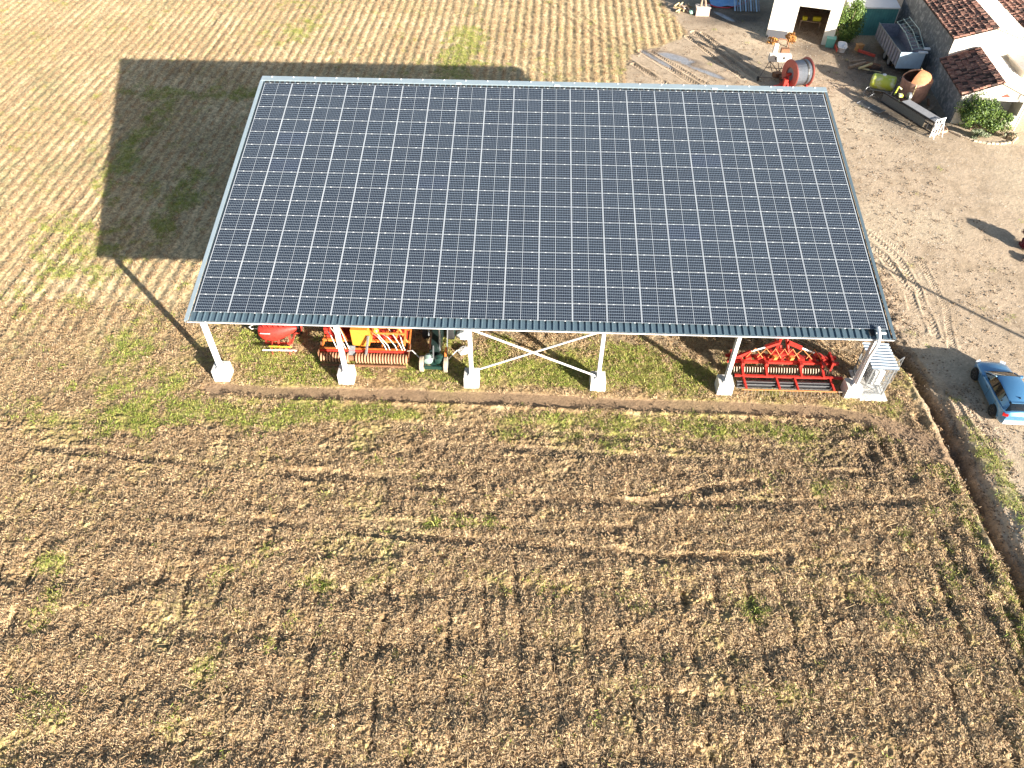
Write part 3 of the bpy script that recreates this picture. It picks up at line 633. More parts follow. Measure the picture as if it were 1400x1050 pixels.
# ------------------------------------------------------------------ electrical enclosure at the last post
enc = thing('inverter_cage', 'steel mesh cage with striped roof and open door beside the last right post', 'electrical cage', (35.8, .9, 0))
X0, X1, Y0, Y1, ZT = 35.15, 36.25, .05, 1.75, 2.15
mb = MB(); mb.b2(34.98, 36.45, -.36, 1.9, -.15, .09); mb.obj('slab', white_conc, enc)
mb = MB()
for x in (X0, X1):
    for y in (Y0, Y1): mb.b2(x-.03, x+.03, y-.03, y+.03, .10, ZT-.02)
for z in (.16, 1.1, ZT-.06):
    for y in (Y0, Y1): mb.b2(X0+.032, X1-.032, y-.02, y+.02, z-.02, z+.02)
    for x in (X0, X1): mb.b2(x-.02, x+.02, Y0+.032, Y1-.032, z-.021, z+.019)
mb.bar((X0+.05, Y0-.01, .2), (X1-.05, Y0-.01, 1.05), .03); mb.obj('cage_frame', greyst, enc)
mb = MB()
for k in range(12):
    x = X0+.06+k*.09; mb.bar((x, Y0, .17), (x, Y0, ZT-.08), .008)
for k in range(20):
    z = .2+k*.1; mb.bar((X0+.04, Y0, z), (X1-.04, Y0, z), .008); mb.bar((X0, Y0+.04, z), (X0, Y1-.04, z), .008)
for k in range(18):
    y = Y0+.06+k*.09; mb.bar((X0, y, .17), (X0, y, ZT-.08), .008)
mb.obj('wire_mesh', netm, enc)
mb = MB(); n = 9
for k in range(n):
    y = Y0-.12+k*(Y1-Y0+.3)/n; w = (Y1-Y0+.3)/n
    mb.add([(X0-.15, y, ZT+.05), (X1+.18, y, ZT), (X1+.18, y+w*.5, ZT), (X0-.15, y+w*.5, ZT+.05), (X0-.15, y+w*.62, ZT+.11), (X1+.18, y+w*.62, ZT+.06), (X1+.18, y+w*.9, ZT+.06), (X0-.15, y+w*.9, ZT+.11), (X0-.15, y+w, ZT+.05), (X1+.18, y+w, ZT)],
           [(0, 1, 2, 3), (3, 2, 5, 4), (4, 5, 6, 7), (7, 6, 9, 8)])
mb.obj('ribbed_roof', mat('galvanised', (.36, .42, .48), .4, metal=.3), enc)
mb = MB(); D = frame(X1+.03, Y0+.35, 0, R(38)); mb.T = D
for a_, b_ in (((0, 0, .2), (0, 0, ZT-.05)), ((.95, 0, .2), (.95, 0, ZT-.05)), ((0, 0, .2), (.95, 0, .2)), ((0, 0, ZT-.05), (.95, 0, ZT-.05)), ((0, 0, 1.1), (.95, 0, 1.1))): mb.bar(a_, b_, .04)
for k in range(9): mb.bar((.1+.09*k, 0, .2), (.1+.09*k, 0, ZT-.05), .006)
mb.obj('cage_door', greyst, enc)
mb = MB(); mb.b2(X0+.45, X1-.12, Y0+.45, Y0+.8, .45, 1.45); mb.b2(X0+.1, X0+.35, Y0+.2, Y0+.6, .7, 1.5, 1); mb.b2(X0+.15, X1-.2, Y0+1.1, Y0+1.5, .3, 1.2, 1); mb.obj('inverter_box', [plate_w, darkst], enc)

# ------------------------------------------------------------------ machines under the roof
def wheel(parent, c, r, w, tm, rm, ax='x', nm='wheel'):
    mb = MB(); mb.lathe([(r*.62, -w*.46), (r*.9, -w*.5), (r, -w*.36), (r, w*.36), (r*.9, w*.5), (r*.62, w*.46)], c, ax, 22)
    t = mb.obj(nm, tm, parent, smooth=True)
    mb = MB(); mb.lathe([(r*.2, -w*.52), (r*.55, -w*.48), (r*.63, -w*.5), (r*.63, w*.5), (r*.55, w*.48), (r*.2, w*.52)], c, ax, 16); mb.obj('rim', rm, t, smooth=True)
    return t
# A: red spreader with curved hopper, tapered to the right
sp = thing('spreader', 'red curved hopper spreader with a white stripe, leftmost under the eave', 'spreader', (2.7, 3.4, 0))
rows = []
for t, hy, hz, cz in ((0, .36, .40, 1.02), (.10, .52, .56, 1.0), (.35, .58, .62, .98), (.6, .46, .50, 1.05), (.85, .25, .28, 1.18), (1, .08, .10, 1.24)):
    x = 1.55+2.15*t; rows.append([(x, 3.35+hy*math.cos(a)*(1 if math.cos(a) > 0 else 1.0), cz+hz*math.sin(a)) for a in [2*math.pi*k/16 for k in range(16)]])
mb = MB(); mb.grid(rows, close=True); mb.add(rows[0], [tuple(range(16))]); mb.obj('hopper_shell', red_p, sp, smooth=True)
mb = MB(); mb.box((2.03, 2.83, 1.24), (.56, .03, .09), rot=(.62, .05, .02)); mb.obj('stripe', plate_w, sp)
mb = MB()
for a_, b_ in (((1.7, 3.9, .35), (3.6, 3.9, .35)), ((1.8, 3.0, .35), (3.3, 3.0, .35)), ((1.8, 3.0, .35), (1.8, 3.9, .35)), ((3.3, 3.0, .35), (3.3, 3.9, .35)), ((1.8, 3.2, .35), (1.8, 3.2, .8)), ((3.2, 3.2, .35), (3.2, 3.2, 1.0)), ((2.6, 2.7, .25), (2.6, 3.1, .6)), ((2.1, 3.9, .35), (2.3, 4.1, 1.5)), ((3.0, 3.9, .35), (2.7, 4.1, 1.5)), ((1.8, 3.9, 1.5), (3.4, 3.9, 1.6))): mb.bar(a_, b_, .09)
mb.obj('frame', red_d, sp)
mb = MB()
for k in range(5): mb.tube([(1.9+.3*k, 3.5, 1.5), (1.8+.32*k, 3.2, 1.75), (2.0+.3*k, 3.0, 1.55)], .035, 6)
mb.obj('top_hoops', red_p, sp)
mb = MB(); mb.tube([(1.75, 3.5, 1.35), (1.3, 3.3, 1.5), (1.0, 3.3, 1.3), (1.05, 3.4, 1.05), (1.5, 3.5, 1.0)], .03, 6); mb.tube([(2.4, 3.3, 1.65), (2.7, 3.4, 1.85), (3.1, 3.3, 1.5)], .03, 6); mb.obj('hose', hose_m, sp, smooth=True)
mb = MB(); mb.box((2.9, 3.8, 1.5), (.9, .5, .5)); mb.box((3.6, 3.7, 1.25), (.25, .25, .5)); mb.obj('gearbox', darkst, sp)
wheel(sp, (1.75, 4.3, .38), .38, .24, rubber, red_d); wheel(sp, (3.45, 4.3, .38), .38, .24, rubber, red_d)
lb = thing('marker_board', 'yellow and white lighting board lying in the grass below the red spreader', 'marker board', (2.8, 2.2, 0))
mb = MB(); mb.box((2.80, 2.35, .52), (1.25, .05, .16), rot=(.7, 0, 0)); mb.obj('yellow_panel', yellow_p, lb)
mb = MB(); mb.box((2.78, 2.17, .40), (1.9, .06, .15), rot=(.7, 0, .02)); mb.obj('white_panel', plate_w, lb)
mb = MB()
for x in (1.95, 2.78, 3.6): mb.box((x, 2.12, .42), (.07, .05, .07), rot=(.7, 0, 0))
mb.obj('reflector', lamp_r, lb)
mb = MB()
for x in (2.3, 3.3): mb.bar((x, 2.2, 0), (x, 2.3, .5), .04); mb.bar((x, 2.3, .45), (x-.05, 2.9, .6), .04)
mb.obj('bracket', red_d, lb)

# B: orange and red power harrow with seed drill and tooth roller
dr = thing('seed_drill', 'wide orange and red seed drill with amber tank and ringed roller under the eave', 'seed drill', (7.7, 3, 0))
XL, XR = 5.15, 10.15
mb = MB(); mb.lathe([(.17, 0), (.17, XR-XL)], (XL, 1.95, .30), 'x', 14); mb.obj('roller_core', rust_m, dr, smooth=True)
me = None
for k in range(30):
    x = XL+.10+k*(XR-XL-.2)/29
    if 6.85 < x < 7.15: continue
    if me is None:
        mb = MB(); mb.lathe([(.16, -.03), (.30, -.028), (.30, .028), (.16, .03)], (0, 0, 0), 'x', 14); me = mb.mesh('roller_ring', mat('dusty_ring', (.48, .27, .16), .7, var=.3))
    o = link('roller_ring', me, dr); o.location = (x-dr.location.x+0, 1.95-dr.location.y, .30); o.matrix_parent_inverse = Matrix.Identity(4)
mb = MB()
mb.bar((XL, 2.32, .62), (XR, 2.32, .62), .12, .10); mb.bar((XL, 3.0, .66), (XR, 3.0, .66), .14); mb.bar((XL+.1, 3.9, .75), (XR-.1, 3.9, .75), .14)
for x in (5.2, 6.3, 7.3, 8.6, 9.5, 10.1): mb.bar((x, 1.9, .42), (x, 3.95, .75), .08, .14)
for x in (5.9, 7.9, 9.3): mb.bar((x, 2.9, .68), (x+.2, 3.3, 1.45), .09); mb.bar((x+.7, 2.9, .68), (x+.2, 3.3, 1.45), .09)
mb.bar((5.9, 3.3, 1.45), (9.9, 3.3, 1.45), .1); mb.bar((8.9, 2.5, 1.0), (8.9, 4.2, 1.6), .1); mb.bar((9.9, 2.5, .8), (9.9, 4.2, 1.6), .1); mb.bar((8.3, 2.7, 1.55), (9.95, 2.7, 1.55), .09)
mb.obj('frame', orange_p, dr)
mb = MB(); mb.b2(XL-.03, XR+.03, 2.18, 2.22, .50, .66); mb.b2(XL+.2, XR-.2, 3.15, 3.75, .55, .85)
for x in (5.4, 6.1, 9.4, 8.2): mb.box((x, 3.45, 1.05), (.36, .34, .45))
for k in range(11): mb.bar((5.6+.42*k, 3.9, .7), (5.5+.42*k, 4.2, 1.1), .05)
mb.obj('harrow_bed', red_p, dr)
mb = MB(); mb.b2(XL+.1, XR-.1, 1.50, 1.58, .05, .15)
for k in range(34): mb.bar((XL+.2+k*.142, 1.54, .12), (XL+.2+k*.142, 1.43, 0), .025)
mb.obj('levelling_bar', rust_m, dr)
mb = MB(); mb.box((7.45, 2.95, 1.35), (.95, .95, 1.2), taper=1.0); mb.box((7.45, 2.9, .68), (.55, .55, .25)); mb.obj('seed_tank', yelor_p, dr)
mb = MB(); mb.bar((7.97, 2.4, 1.6), (7.75, 1.9, .4), .09, .12); mb.bar((6.95, 2.4, .8), (6.95, 1.95, .35), .35, .1); mb.obj('drive_strut', greyst, dr)
mb = MB()
for k, (a_, b_) in enumerate(((5.5, 6.1), (5.7, 6.6), (8.0, 8.9), (8.05, 9.1), (8.5, 9.5), (9.0, 9.8), (9.5, 9.95), (6.2, 6.8))):
    mb = MB(); mb.tube([(a_, 3.1, 1.2+.3*(k % 2)), ((a_+b_)/2, 2.6, 1.35), (b_-.1, 2.35, .95), (b_, 2.25, .7)], .028, 6); mb.obj('seed_hose', hose_m, dr, smooth=True)
mb = MB()
for x in (5.7, 8.6, 9.4, 9.0): mb.box((x, 3.5, 1.5), (.3, .3, .3), rot=(.2, .1, x))
mb.b2(5.7, 6.9, 3.9, 4.4, .6, 1.4); mb.obj('gear_case', darkst, dr)
mb = MB(); mb.lathe([(.12, -.1), (.16, 0), (.10, .1)], (8.35, 2.75, 1.7), 'z', 10); mb.obj('metering_head', lime_m, dr, smooth=True)
for x in (XL-.05, XR+.05):
    mb = MB(); mb.box((x, 2.3, .45), (.04, .9, .6)); mb.obj('side_plate', rust_m, dr)

# C: old green machine with two pale front wheels
gt = thing('old_tractor', 'old dark green machine with two pale dusty front wheels under the eave', 'tractor', (11.65, 2.4, 0))
for x in (10.98, 12.32): wheel(gt, (x, 1.62, .46), .46, .24, dustrub, greyst)
mb = MB(); mb.bar((11.1, 1.68, .45), (12.2, 1.68, .45), .12); mb.bar((11.65, 1.5, .45), (11.65, 3.4, .55), .3, .2); mb.b2(11.15, 12.15, 1.30, 1.42, .35, .55); mb.obj('front_axle', green_p, gt)
for sx in (-1, 1):
    mb = MB(); mb.lathe([(.04, -.30), (.22, -.22), (.30, 0), (.22, .22), (.04, .30)], (11.65+sx*.30, 1.78, .70), 'y', 14); mb.obj('drum', green_p if sx > 0 else mat('pale_green_drum', (.22, .30, .27), .4), gt, smooth=True)
rows = [[(11.65+w*x, y, z0+z*h) for x, z in ((-1, 0), (-1, .8), (-.6, 1), (.6, 1), (1, .8), (1, 0))] for y, w, z0, h in ((2.2, .28, .55, .5), (2.5, .32, .5, .75), (3.8, .34, .5, .85), (4.6, .36, .5, .9))]
mb = MB(); mb.grid(rows); mb.add(rows[0], [tuple(range(6))]); mb.obj('bonnet', mat('black_green', (.012, .022, .020), .35), gt, smooth=True)
mb = MB(); mb.tube([(11.95, 2.3, .8), (11.97, 2.5, 1.9), (11.95, 2.7, 2.3)], .05, 8); mb.bar((12.35, 2.0, .6), (12.35, 3.3, 1.9), .06); mb.bar((11.3, 2.9, 1.4), (11.3, 3.6, 2.1), .07); mb.bar((11.65, 1.6, .9), (11.6, 2.3, 1.2), .07); mb.obj('exhaust_and_bars', greyst, gt)
mb = MB(); mb.box((12.3, 1.95, .9), (.12, .8, .12), rot=(.5, 0, 0)); mb.obj('lever', orange_p, gt)
for x in (10.95, 12.4): wheel(gt, (x, 4.4, .75), .75, .4, rubber, green_p, nm='rear_wheel')
mb = MB(); mb.tube([(10.85, 1.9, .6), (10.4, 2.2, .9), (10.1, 2.3, .75)], .03, 6); mb.tube([(12.45, 1.9, .6), (12.9, 2.3, .9), (13.1, 2.9, .4)], .03, 6); mb.obj('side_pipe', hose_m, gt, smooth=True)

# D: red folding disc harrow with rear tine bar
hr = thing('red_harrow', 'wide bright red folding harrow with rows of spring tines, right side under the eave', 'harrow', (30.9, 2.0, 0))
HL, HR = 27.95, 34.1
mb = MB()
mb.bar((HL+.35, 1.72, .52), (HR+.1, 1.72, .52), .13, .11); mb.bar((HL, 2.55, .80), (HR, 2.55, .80), .16, .14); mb.bar((HL, 3.05, .75), (HR, 3.05, .75), .14)
for x in (28.75, 30.05, 31.95, 33.15): mb.bar((x, 1.68, .56), (x, 3.1, .92), .12, .16); mb.bar((x, 2.5, .9), (x, 2.15, .95), .16)
for x in (28.25, 33.7): mb.box((x, 2.75, .72), (.12, .9, .7))
for k in range(9): mb.box((28.5+.6*k, 2.8, .88), (.32, .36, .22), rot=(0, .1*(-1)**k, .2*k))
mb.obj('main_frame', red_p, hr)
mb = MB()
mb.box((30.98, 3.0, 1.05), (1.3, .5, .3)); mb.bar((30.6, 3.0, 1.1), (30.85, 3.35, 2.0), .12); mb.bar((31.35, 3.0, 1.1), (31.1, 3.35, 2.0), .12); mb.bar((30.75, 3.35, 1.95), (31.2, 3.35, 1.95), .12)
mb.bar((30.98, 3.35, 1.9), (30.98, 3.6, 2.35), .1); mb.bar((30.8, 3.35, 1.9), (30.45, 3.5, 2.1), .12); mb.bar((31.15, 3.35, 1.9), (31.5, 3.55, 2.1), .12); mb.bar((30.98, 3.3, 1.3), (30.98, 4.6, .8), .14)
for sx in (-1, 1): mb.bar((30.98+sx*.25, 3.15, 1.75), (30.98+sx*1.0, 3.0, 1.5), .17); mb.bar((30.98+sx*1.75, 2.9, 1.25), (30.98+sx*2.6, 2.75, .85), .14, .2)
mb.obj('headstock', red_p, hr)
mb = MB()
for sx in (-1, 1): mb.tube([(30.98+sx*.95, 3.0, 1.52), (30.98+sx*1.85, 2.88, 1.22)], .05, 10)
mb.obj('hydraulic_ram', plate_w, hr, smooth=True)
mb = MB()
for a_, b_ in ((29.6, 30.5), (30.2, 30.9), (31.1, 31.9), (31.5, 32.6), (30.7, 31.4), (29.0, 29.9), (32.3, 33.1)): mb.tube([(a_, 2.7, 1.0), ((a_+b_)/2, 2.95, 1.45), (b_, 2.65, 1.0)], .03, 6)
for sx in (-1, 1): mb.box((30.98+sx*.45, 2.6, 1.1), (.25, .2, .18), rot=(0, .3, .4))
mb.obj('orange_hose', orange_p, hr, smooth=True)
tin = MB(); tin.tube([(0, .30, .28), (.0, .12, .38), (0, -.06, .22), (0, -.02, 0)], .022, 5); tme = tin.mesh('spring_tine', mat('pale_tine', (.52, .44, .33), .45, metal=.4))
for k in range(38):
    o = link('spring_tine', tme, hr); o.matrix_parent_inverse = Matrix.Identity(4); o.location = (28.30+k*.145-30.9, 2.05-2.0, .35)
mb = MB(); mb.b2(HL+.35, HR-.2, 1.95, 2.03, .12, .34); mb.lathe([(.16, 0), (.16, 5.2)], (28.4, 1.35, .2), 'x', 12); mb.obj('roller_shadow_bar', darkst, hr)
mb = MB()
for k in range(8):
    a = k*math.pi/4; mb.bar((28.4, 1.35+.2*math.cos(a), .22+.2*math.sin(a)), (33.5, 1.35+.2*math.cos(a), .22+.2*math.sin(a)), .03)
mb.obj('cage_roller', greyst, hr)
for x in (28.75, 30.55, 31.55, 33.5):
    mb = MB(); mb.bar((x, 1.70, .50), (x+.1, .92, .34), .10, .12); mb.obj('rear_arm', red_p, hr)
mb = MB(); mb.bar((28.6, .86, .33), (33.75, .86, .33), .05); mb.obj('rear_bar', mat('rusty_orange', (.55, .22, .08), .6), hr)
mb = MB(); mb.bar((33.8, .86, .33), (34.3, .86, .33), .045)
for k in range(29): x = 28.75+k*.19; mb.tube([(x, .86, .32), (x, .72, .16), (x, .66, .0)], .010, 4)
mb.obj('following_tines', mat('tine_steel', (.45, .38, .30), .5, metal=.5), hr)

for o_, dy_ in ((sp, -.45), (lb, -.25), (dr, -.35), (gt, -.5), (hr, -.9)): o_.location.y += dy_
# debris under the roof
def blob(name, label, cat, c, r, m, seed, flat=.5, group=None, n=9):
    rr = random.Random(seed); rows = []
    for i in range(6):
        ph = math.pi*(i+.02)/5.04; rows.append([(c[0]+r*math.sin(ph)*math.cos(a)*rr.uniform(.75, 1.2), c[1]+r*math.sin(ph)*math.sin(a)*rr.uniform(.75, 1.2), c[2]+r*flat*math.cos(ph)*rr.uniform(.85, 1.1)) for a in [2*math.pi*k/n for k in range(n)]])
    mb = MB(); mb.grid(rows, close=True); o = mb.obj(name, m); tag(o, label, cat, group); return o
blob('plastic_sack', 'crumpled grey white sack left of the third post, nearest the eave', 'sack', (13.1, 3.9, .15), .42, plate_w, 3, .45)
blob('plastic_sack', 'crumpled grey sack on the grass just right of the green machine', 'sack', (13.2, 2.6, .12), .36, white_conc, 5, .45)
o = MB().obj('wood_scrap', wood_m) if False else None
mb = MB(); mb.box((20.95, .55, .12), (.42, .16, .08), rot=(0, 0, .2)); tag(mb.obj('wood_block', wood_m), 'small brown wood block beside the fourth post footing', 'wood block')
for i, (a_, b_, lab) in enumerate((((28.6, 4.6, .08), (29.9, 4.0, .10), 'longest pale pole lying in shade behind the red harrow'), ((29.8, 4.9, .08), (30.5, 4.2, .1), 'short pale pole lying in shade left of the harrow headstock'), ((31.9, 4.9, .08), (33.3, 3.6, .10), 'pale pole lying slanted behind the right half of the harrow'))):
    mb = MB(); mb.tube([a_, b_], .04, 7); tag(mb.obj('pole', wood_m), lab, 'pole', 'loose poles behind the red harrow')

# ------------------------------------------------------------------ car
def build_car():
    c = thing('parked_car', 'light blue hatchback parked on the dirt yard past the ditch', 'car', (42.62, .2, 0))
    c.rotation_euler = (0, 0, R(-2))
    T = Matrix.Translation(c.location) @ Matrix.Rotation(R(-2), 4, 'Z')
    # y forward; stations: y, half width at belt, half width at sill, belt z, deck z
    st = [(2.10, .58, .55, .55, .60), (2.02, .74, .72, .66, .72), (1.80, .84, .82, .74, .82), (1.45, .885, .86, .80, .91), (1.0, .90, .87, .86, .98), (.55, .905, .88, .90, 1.02), (0, .91, .89, .92, 1.02), (-.7, .91, .89, .94, 1.02), (-1.35, .90, .89, .97, 1.04), (-1.8, .87, .85, .98, 1.05), (-2.02, .80, .78, .95, 1.00), (-2.14, .68, .66, .80, .84)]
    rows = []
    for y, wb, ws, zb, zd in st:
        h = [(ws*.93, .22), (ws, .34), (wb*1.0, .56), (wb*.985, zb*.9), (wb*.93, zb), (wb*.62, zd), (0, zd+.025)]
        rows.append([(x, y, z) for x, z in h]+[(-x, y, z) for x, z in h[-2::-1]])
    mb = MB(T); mb.grid(rows); mb.add(rows[0], [tuple(range(13))]); mb.add(rows[-1], [tuple(range(13))[::-1]])
    body = mb.obj('body', carp, c, smooth=True)
    # greenhouse of dark glass and roof skin
    g = [(.95, .66, .76, 1.02, 1.02), (.62, .66, .80, 1.02, 1.20), (.15, .60, .81, 1.02, 1.44), (-.3, .60, .81, 1.02, 1.49), (-.9, .585, .80, 1.02, 1.47), (-1.35, .55, .78, 1.02, 1.40), (-1.62, .52, .76, 1.02, 1.30), (-1.93, .50, .72, 1.0, 1.05)]
    gr = []
    for y, wt, wb, zb, zt in g: gr.append([(wb, y, zb-.03), (wt+.02, y, zt-.03), (wt*.9, y, zt), (0, y, zt+.015), (-wt*.9, y, zt), (-wt-.02, y, zt-.03), (-wb, y, zb-.03)])
    mb = MB(T); mb.grid(gr); mb.obj('windows', glass_k, c, smooth=True)
    rf = [[(wt*1.0+.03, y, zt-.02), (wt*.9, y, zt+.022), (0, y, zt+.04), (-wt*.9, y, zt+.022), (-wt-.03, y, zt-.02)] for y, wt, wb, zb, zt in ((.22, .60, 0, 0, 1.41), (-.3, .60, 0, 0, 1.49), (-.9, .585, 0, 0, 1.47), (-1.35, .55, 0, 0, 1.40), (-1.55, .53, 0, 0, 1.34))]
    mb = MB(T); mb.grid(rf); roof = mb.obj('roof', carp, c, smooth=True)
    mb = MB(T); mb.box((.0, -1.60, 1.36), (1.02, .20, .03), rot=(-.12, 0, 0)); mb.obj('spoiler', carp, roof)
    mb = MB(T); mb.prism([(-1.25, 1.42), (-1.42, 1.42), (-1.43, 1.53)], .012, -.012, 'x'); mb.obj('antenna_fin', carpd, roof)
    for sx in (-1, 1):
        mb = MB(T); mb.tube([(sx*.80, .95, .99), (sx*.70, .60, 1.2), (sx*.64, .17, 1.42)], .035, 6); mb.obj('windscreen_pillar', carp, c, smooth=True)
        mb = MB(T); mb.grid([[(sx*.785, -1.2, 1.0), (sx*.62, -1.15, 1.38)], [(sx*.78, -1.6, 1.0), (sx*.585, -1.5, 1.34)], [(sx*.75, -1.9, 1.0), (sx*.56, -1.72, 1.26)]]); q = mb.obj('rear_pillar', carp, c)
        mb = MB(T); mb.bar((sx*.80, -.25, 1.0), (sx*.645, -.28, 1.46), .05, .07); mb.obj('door_pillar', carpd, c)
        mb = MB(T); mb.box((sx*1.0, .62, 1.02), (.18, .12, .13)); mb.obj('wing_mirror', carp, c)
        mb = MB(T); mb.box((sx*.906, .0, .78), (.02, .16, .03)); mb.obj('door_handle', carpd, c)
        mb = MB(T); mb.box((sx*.66, 1.98, .70), (.28, .16, .10), rot=(.35, 0, sx*-.5)); mb.obj('headlight', mat('lamp_glass', (.6, .62, .65), .1), c)
        mb = MB(T); mb.box((sx*.72, -2.05, .86), (.26, .14, .12), rot=(0, 0, sx*.35)); mb.obj('tail_light', lamp_r, c)
        for yy in (.95, -.25, -1.12):
            mb = MB(T); mb.b2(sx*.912-.004, sx*.912+.004, yy-.006, yy+.006, .34, .9); mb.obj('door_seam', carpd, c)
        for yy in (1.36, -1.32):
            mb = MB(T); mb.lathe([(.375, -.06), (.375, .06)], (sx*.84, yy, .36), 'x', 24); mb.obj('wheel_arch', carpd, c, smooth=True)
            cx = sx*.86
            mb = MB(T); mb.lathe([(.21, -.10), (.31, -.11), (.335, -.07), (.335, .07), (.31, .11), (.21, .10)], (cx, yy, .335), 'x', 26); t = mb.obj('wheel', rubber, c, smooth=True)
            mb = MB(T); mb.lathe([(.21, -.03), (.21, .03)], (cx, yy, .335), 'x', 18, mi=1)
            for k in range(5):
                a = k*2*math.pi/5+.3; mb.bar((cx+sx*.07, yy, .335), (cx+sx*.085, yy+.2*math.cos(a), .335+.2*math.sin(a)), .05, .03)
            mb.obj('rim', [silverm, carpd], t)
    mb = MB(T); mb.box((0, -2.05, .40), (1.35, .26, .26)); mb.obj('rear_bumper', mat('pale_bumper', (.50, .58, .65), .4), c)
    mb = MB(T); mb.box((0, 2.06, .45), (.8, .1, .18)); mb.obj('grille', carpd, c)
    mb = MB(T); mb.bar((-.5, .94, 1.03), (.1, .90, 1.05), .03); mb.bar((.15, .94, 1.03), (.65, .88, 1.06), .03); mb.obj('wiper', carpd, c)
    mb = MB(T); mb.bar((.10, -1.86, 1.12), (-.25, -1.80, 1.18), .025); mb.obj('rear_wiper', carpd, c)
    return c
build_car()

# ------------------------------------------------------------------ foliage helper
def foliage(parent, c, rad, n, leaf, mats, seed, clumps=14, name='crown'):
    r = np.random.default_rng(seed); V = []; Fc = []; mi = []
    cc = r.normal(0, 1, (clumps, 3)); cc /= np.linalg.norm(cc, axis=1)[:, None]; cc *= r.uniform(.35, .78, (clumps, 1)); cr = r.uniform(.22, .42, clumps)
    for i in range(n):
        k = r.integers(clumps); d = r.normal(0, 1, 3); d /= np.linalg.norm(d); p = cc[k]+d*cr[k]*r.uniform(.6, 1.12)
        p = Vector((c[0]+p[0]*rad[0], c[1]+p[1]*rad[1], c[2]+p[2]*rad[2]))
        if p.z < .05: continue
        nrm = Vector(d+r.normal(0, .7, 3)).normalized(); t = nrm.cross(Vector(r.normal(0, 1, 3))).normalized(); b2 = nrm.cross(t); s = leaf*r.uniform(.6, 1.4); o = len(V)
        V += [tuple(p-t*s), tuple(p+b2*s*.5), tuple(p+t*s), tuple(p-b2*s*.5)]; Fc.append((o, o+1, o+2, o+3)); mi.append(int(r.integers(len(mats))))
    me = bpy.data.meshes.new(name); me.from_pydata(V, [], Fc)
    for m in mats: me.materials.append(m)
    me.polygons.foreach_set('material_index', mi); me.update(); return link(name, me, parent)
def stems(parent, c, h, n, spread, seed, m=wood_m):
    rr = random.Random(seed); mb = MB()
    for k in range(n):
        a = rr.uniform(0, 6.28); mb.tube([(c[0], c[1], -.1), (c[0]+.4*spread*math.cos(a), c[1]+.4*spread*math.sin(a), h*.5), (c[0]+spread*math.cos(a), c[1]+spread*math.sin(a), h)], [.05, .035, .012], 6)
    return mb.obj('stem', m, parent)
lf = [mat('leaf_bright', (.16, .24, .04), .55, var=.3, scale=3), mat('leaf_mid', (.075, .13, .025), .55, var=.3, scale=3), mat('leaf_dark', (.04, .075, .02), .55)]
lgy = [mat('leaf_grey', (.28, .31, .20), .7), mat('leaf_dry', (.26, .17, .10), .8), mat('leaf_mid2', (.09, .13, .04), .6)]
lrd = [mat('leaf_dark_red', (.12, .012, .018), .5), mat('leaf_crimson', (.26, .02, .03), .5), mat('leaf_orange_red', (.55, .10, .06), .5)]
lor = [mat('leaf_rust', (.42, .17, .04), .7), mat('leaf_amber', (.60, .30, .06), .7), mat('leaf_brown', (.16, .08, .04), .8)]
def bush(name, label, cat, c, rad, n, leaf, mats, seed, clumps=14):
    t = thing(name, label, cat, (c[0], c[1], 0)); foliage(t, c, rad, n, leaf, mats, seed, clumps); stems(t, c, c[2]+rad[2]*.5, 6, rad[0]*.5, seed); return t
bush('garden_bush', 'large bushy green shrub in front of the low tiled house', 'shrub', (52.1, 29.6, 1.45), (1.7, 1.25, 1.65), 9500, .075, lf, 11, 40)
bush('garden_bush', 'smaller olive green shrub to the right of the large green bush', 'shrub', (53.9, 29.2, .95), (1.1, .9, 1.1), 4200, .075, [lf[1], lgy[2], lf[0]], 12, 12)
bush('grey_plant', 'low pale grey green plant at the foot of the large green bush', 'plant', (52.1, 28.2, .35), (1.15, .45, .42), 1600, .07, [lgy[0], lgy[0], lgy[2]], 13, 9)
bush('dry_plant', 'withered brown plants at the right end of the flower bed', 'plant', (54.5, 28.3, .25), (.9, .4, .32), 1100, .07, [lgy[1], lgy[1], lgy[0]], 14, 9)
bush('wall_creeper', 'tall bright green climbing shrub against the white barn beside its doorway', 'climbing shrub', (46.2, 45.9, 2.0), (1.35, .9, 2.3), 9000, .08, [lf[0], lf[1], lf[1]], 15, 40)
bush('red_shrub', 'dark red leaved shrub at the right edge of the dirt yard', 'shrub', (50.1, 13.7, .6), (1.0, 1.35, .62), 4500, .08, [lrd[0], lrd[1], lrd[0]], 16, 16)
bush('red_flowers', 'low bright orange red plant at the near foot of the dark red shrub', 'plant', (49.55, 12.5, .2), (.5, .4, .25), 900, .06, [lrd[2], lrd[1]], 17, 7)
bush('rust_shrub', 'orange brown autumn shrub by the barn corner behind the sprayer cart', 'shrub', (40.6, 44.6, .7), (.65, .5, .8), 1500, .075, lor, 18, 9)
bush('rust_shrub', 'low orange plant at the foot of the white barn wall, far left', 'shrub', (39.2, 45.2, .35), (.7, .4, .4), 1000, .07, [lor[1], lor[0], lor[2]], 19, 8)
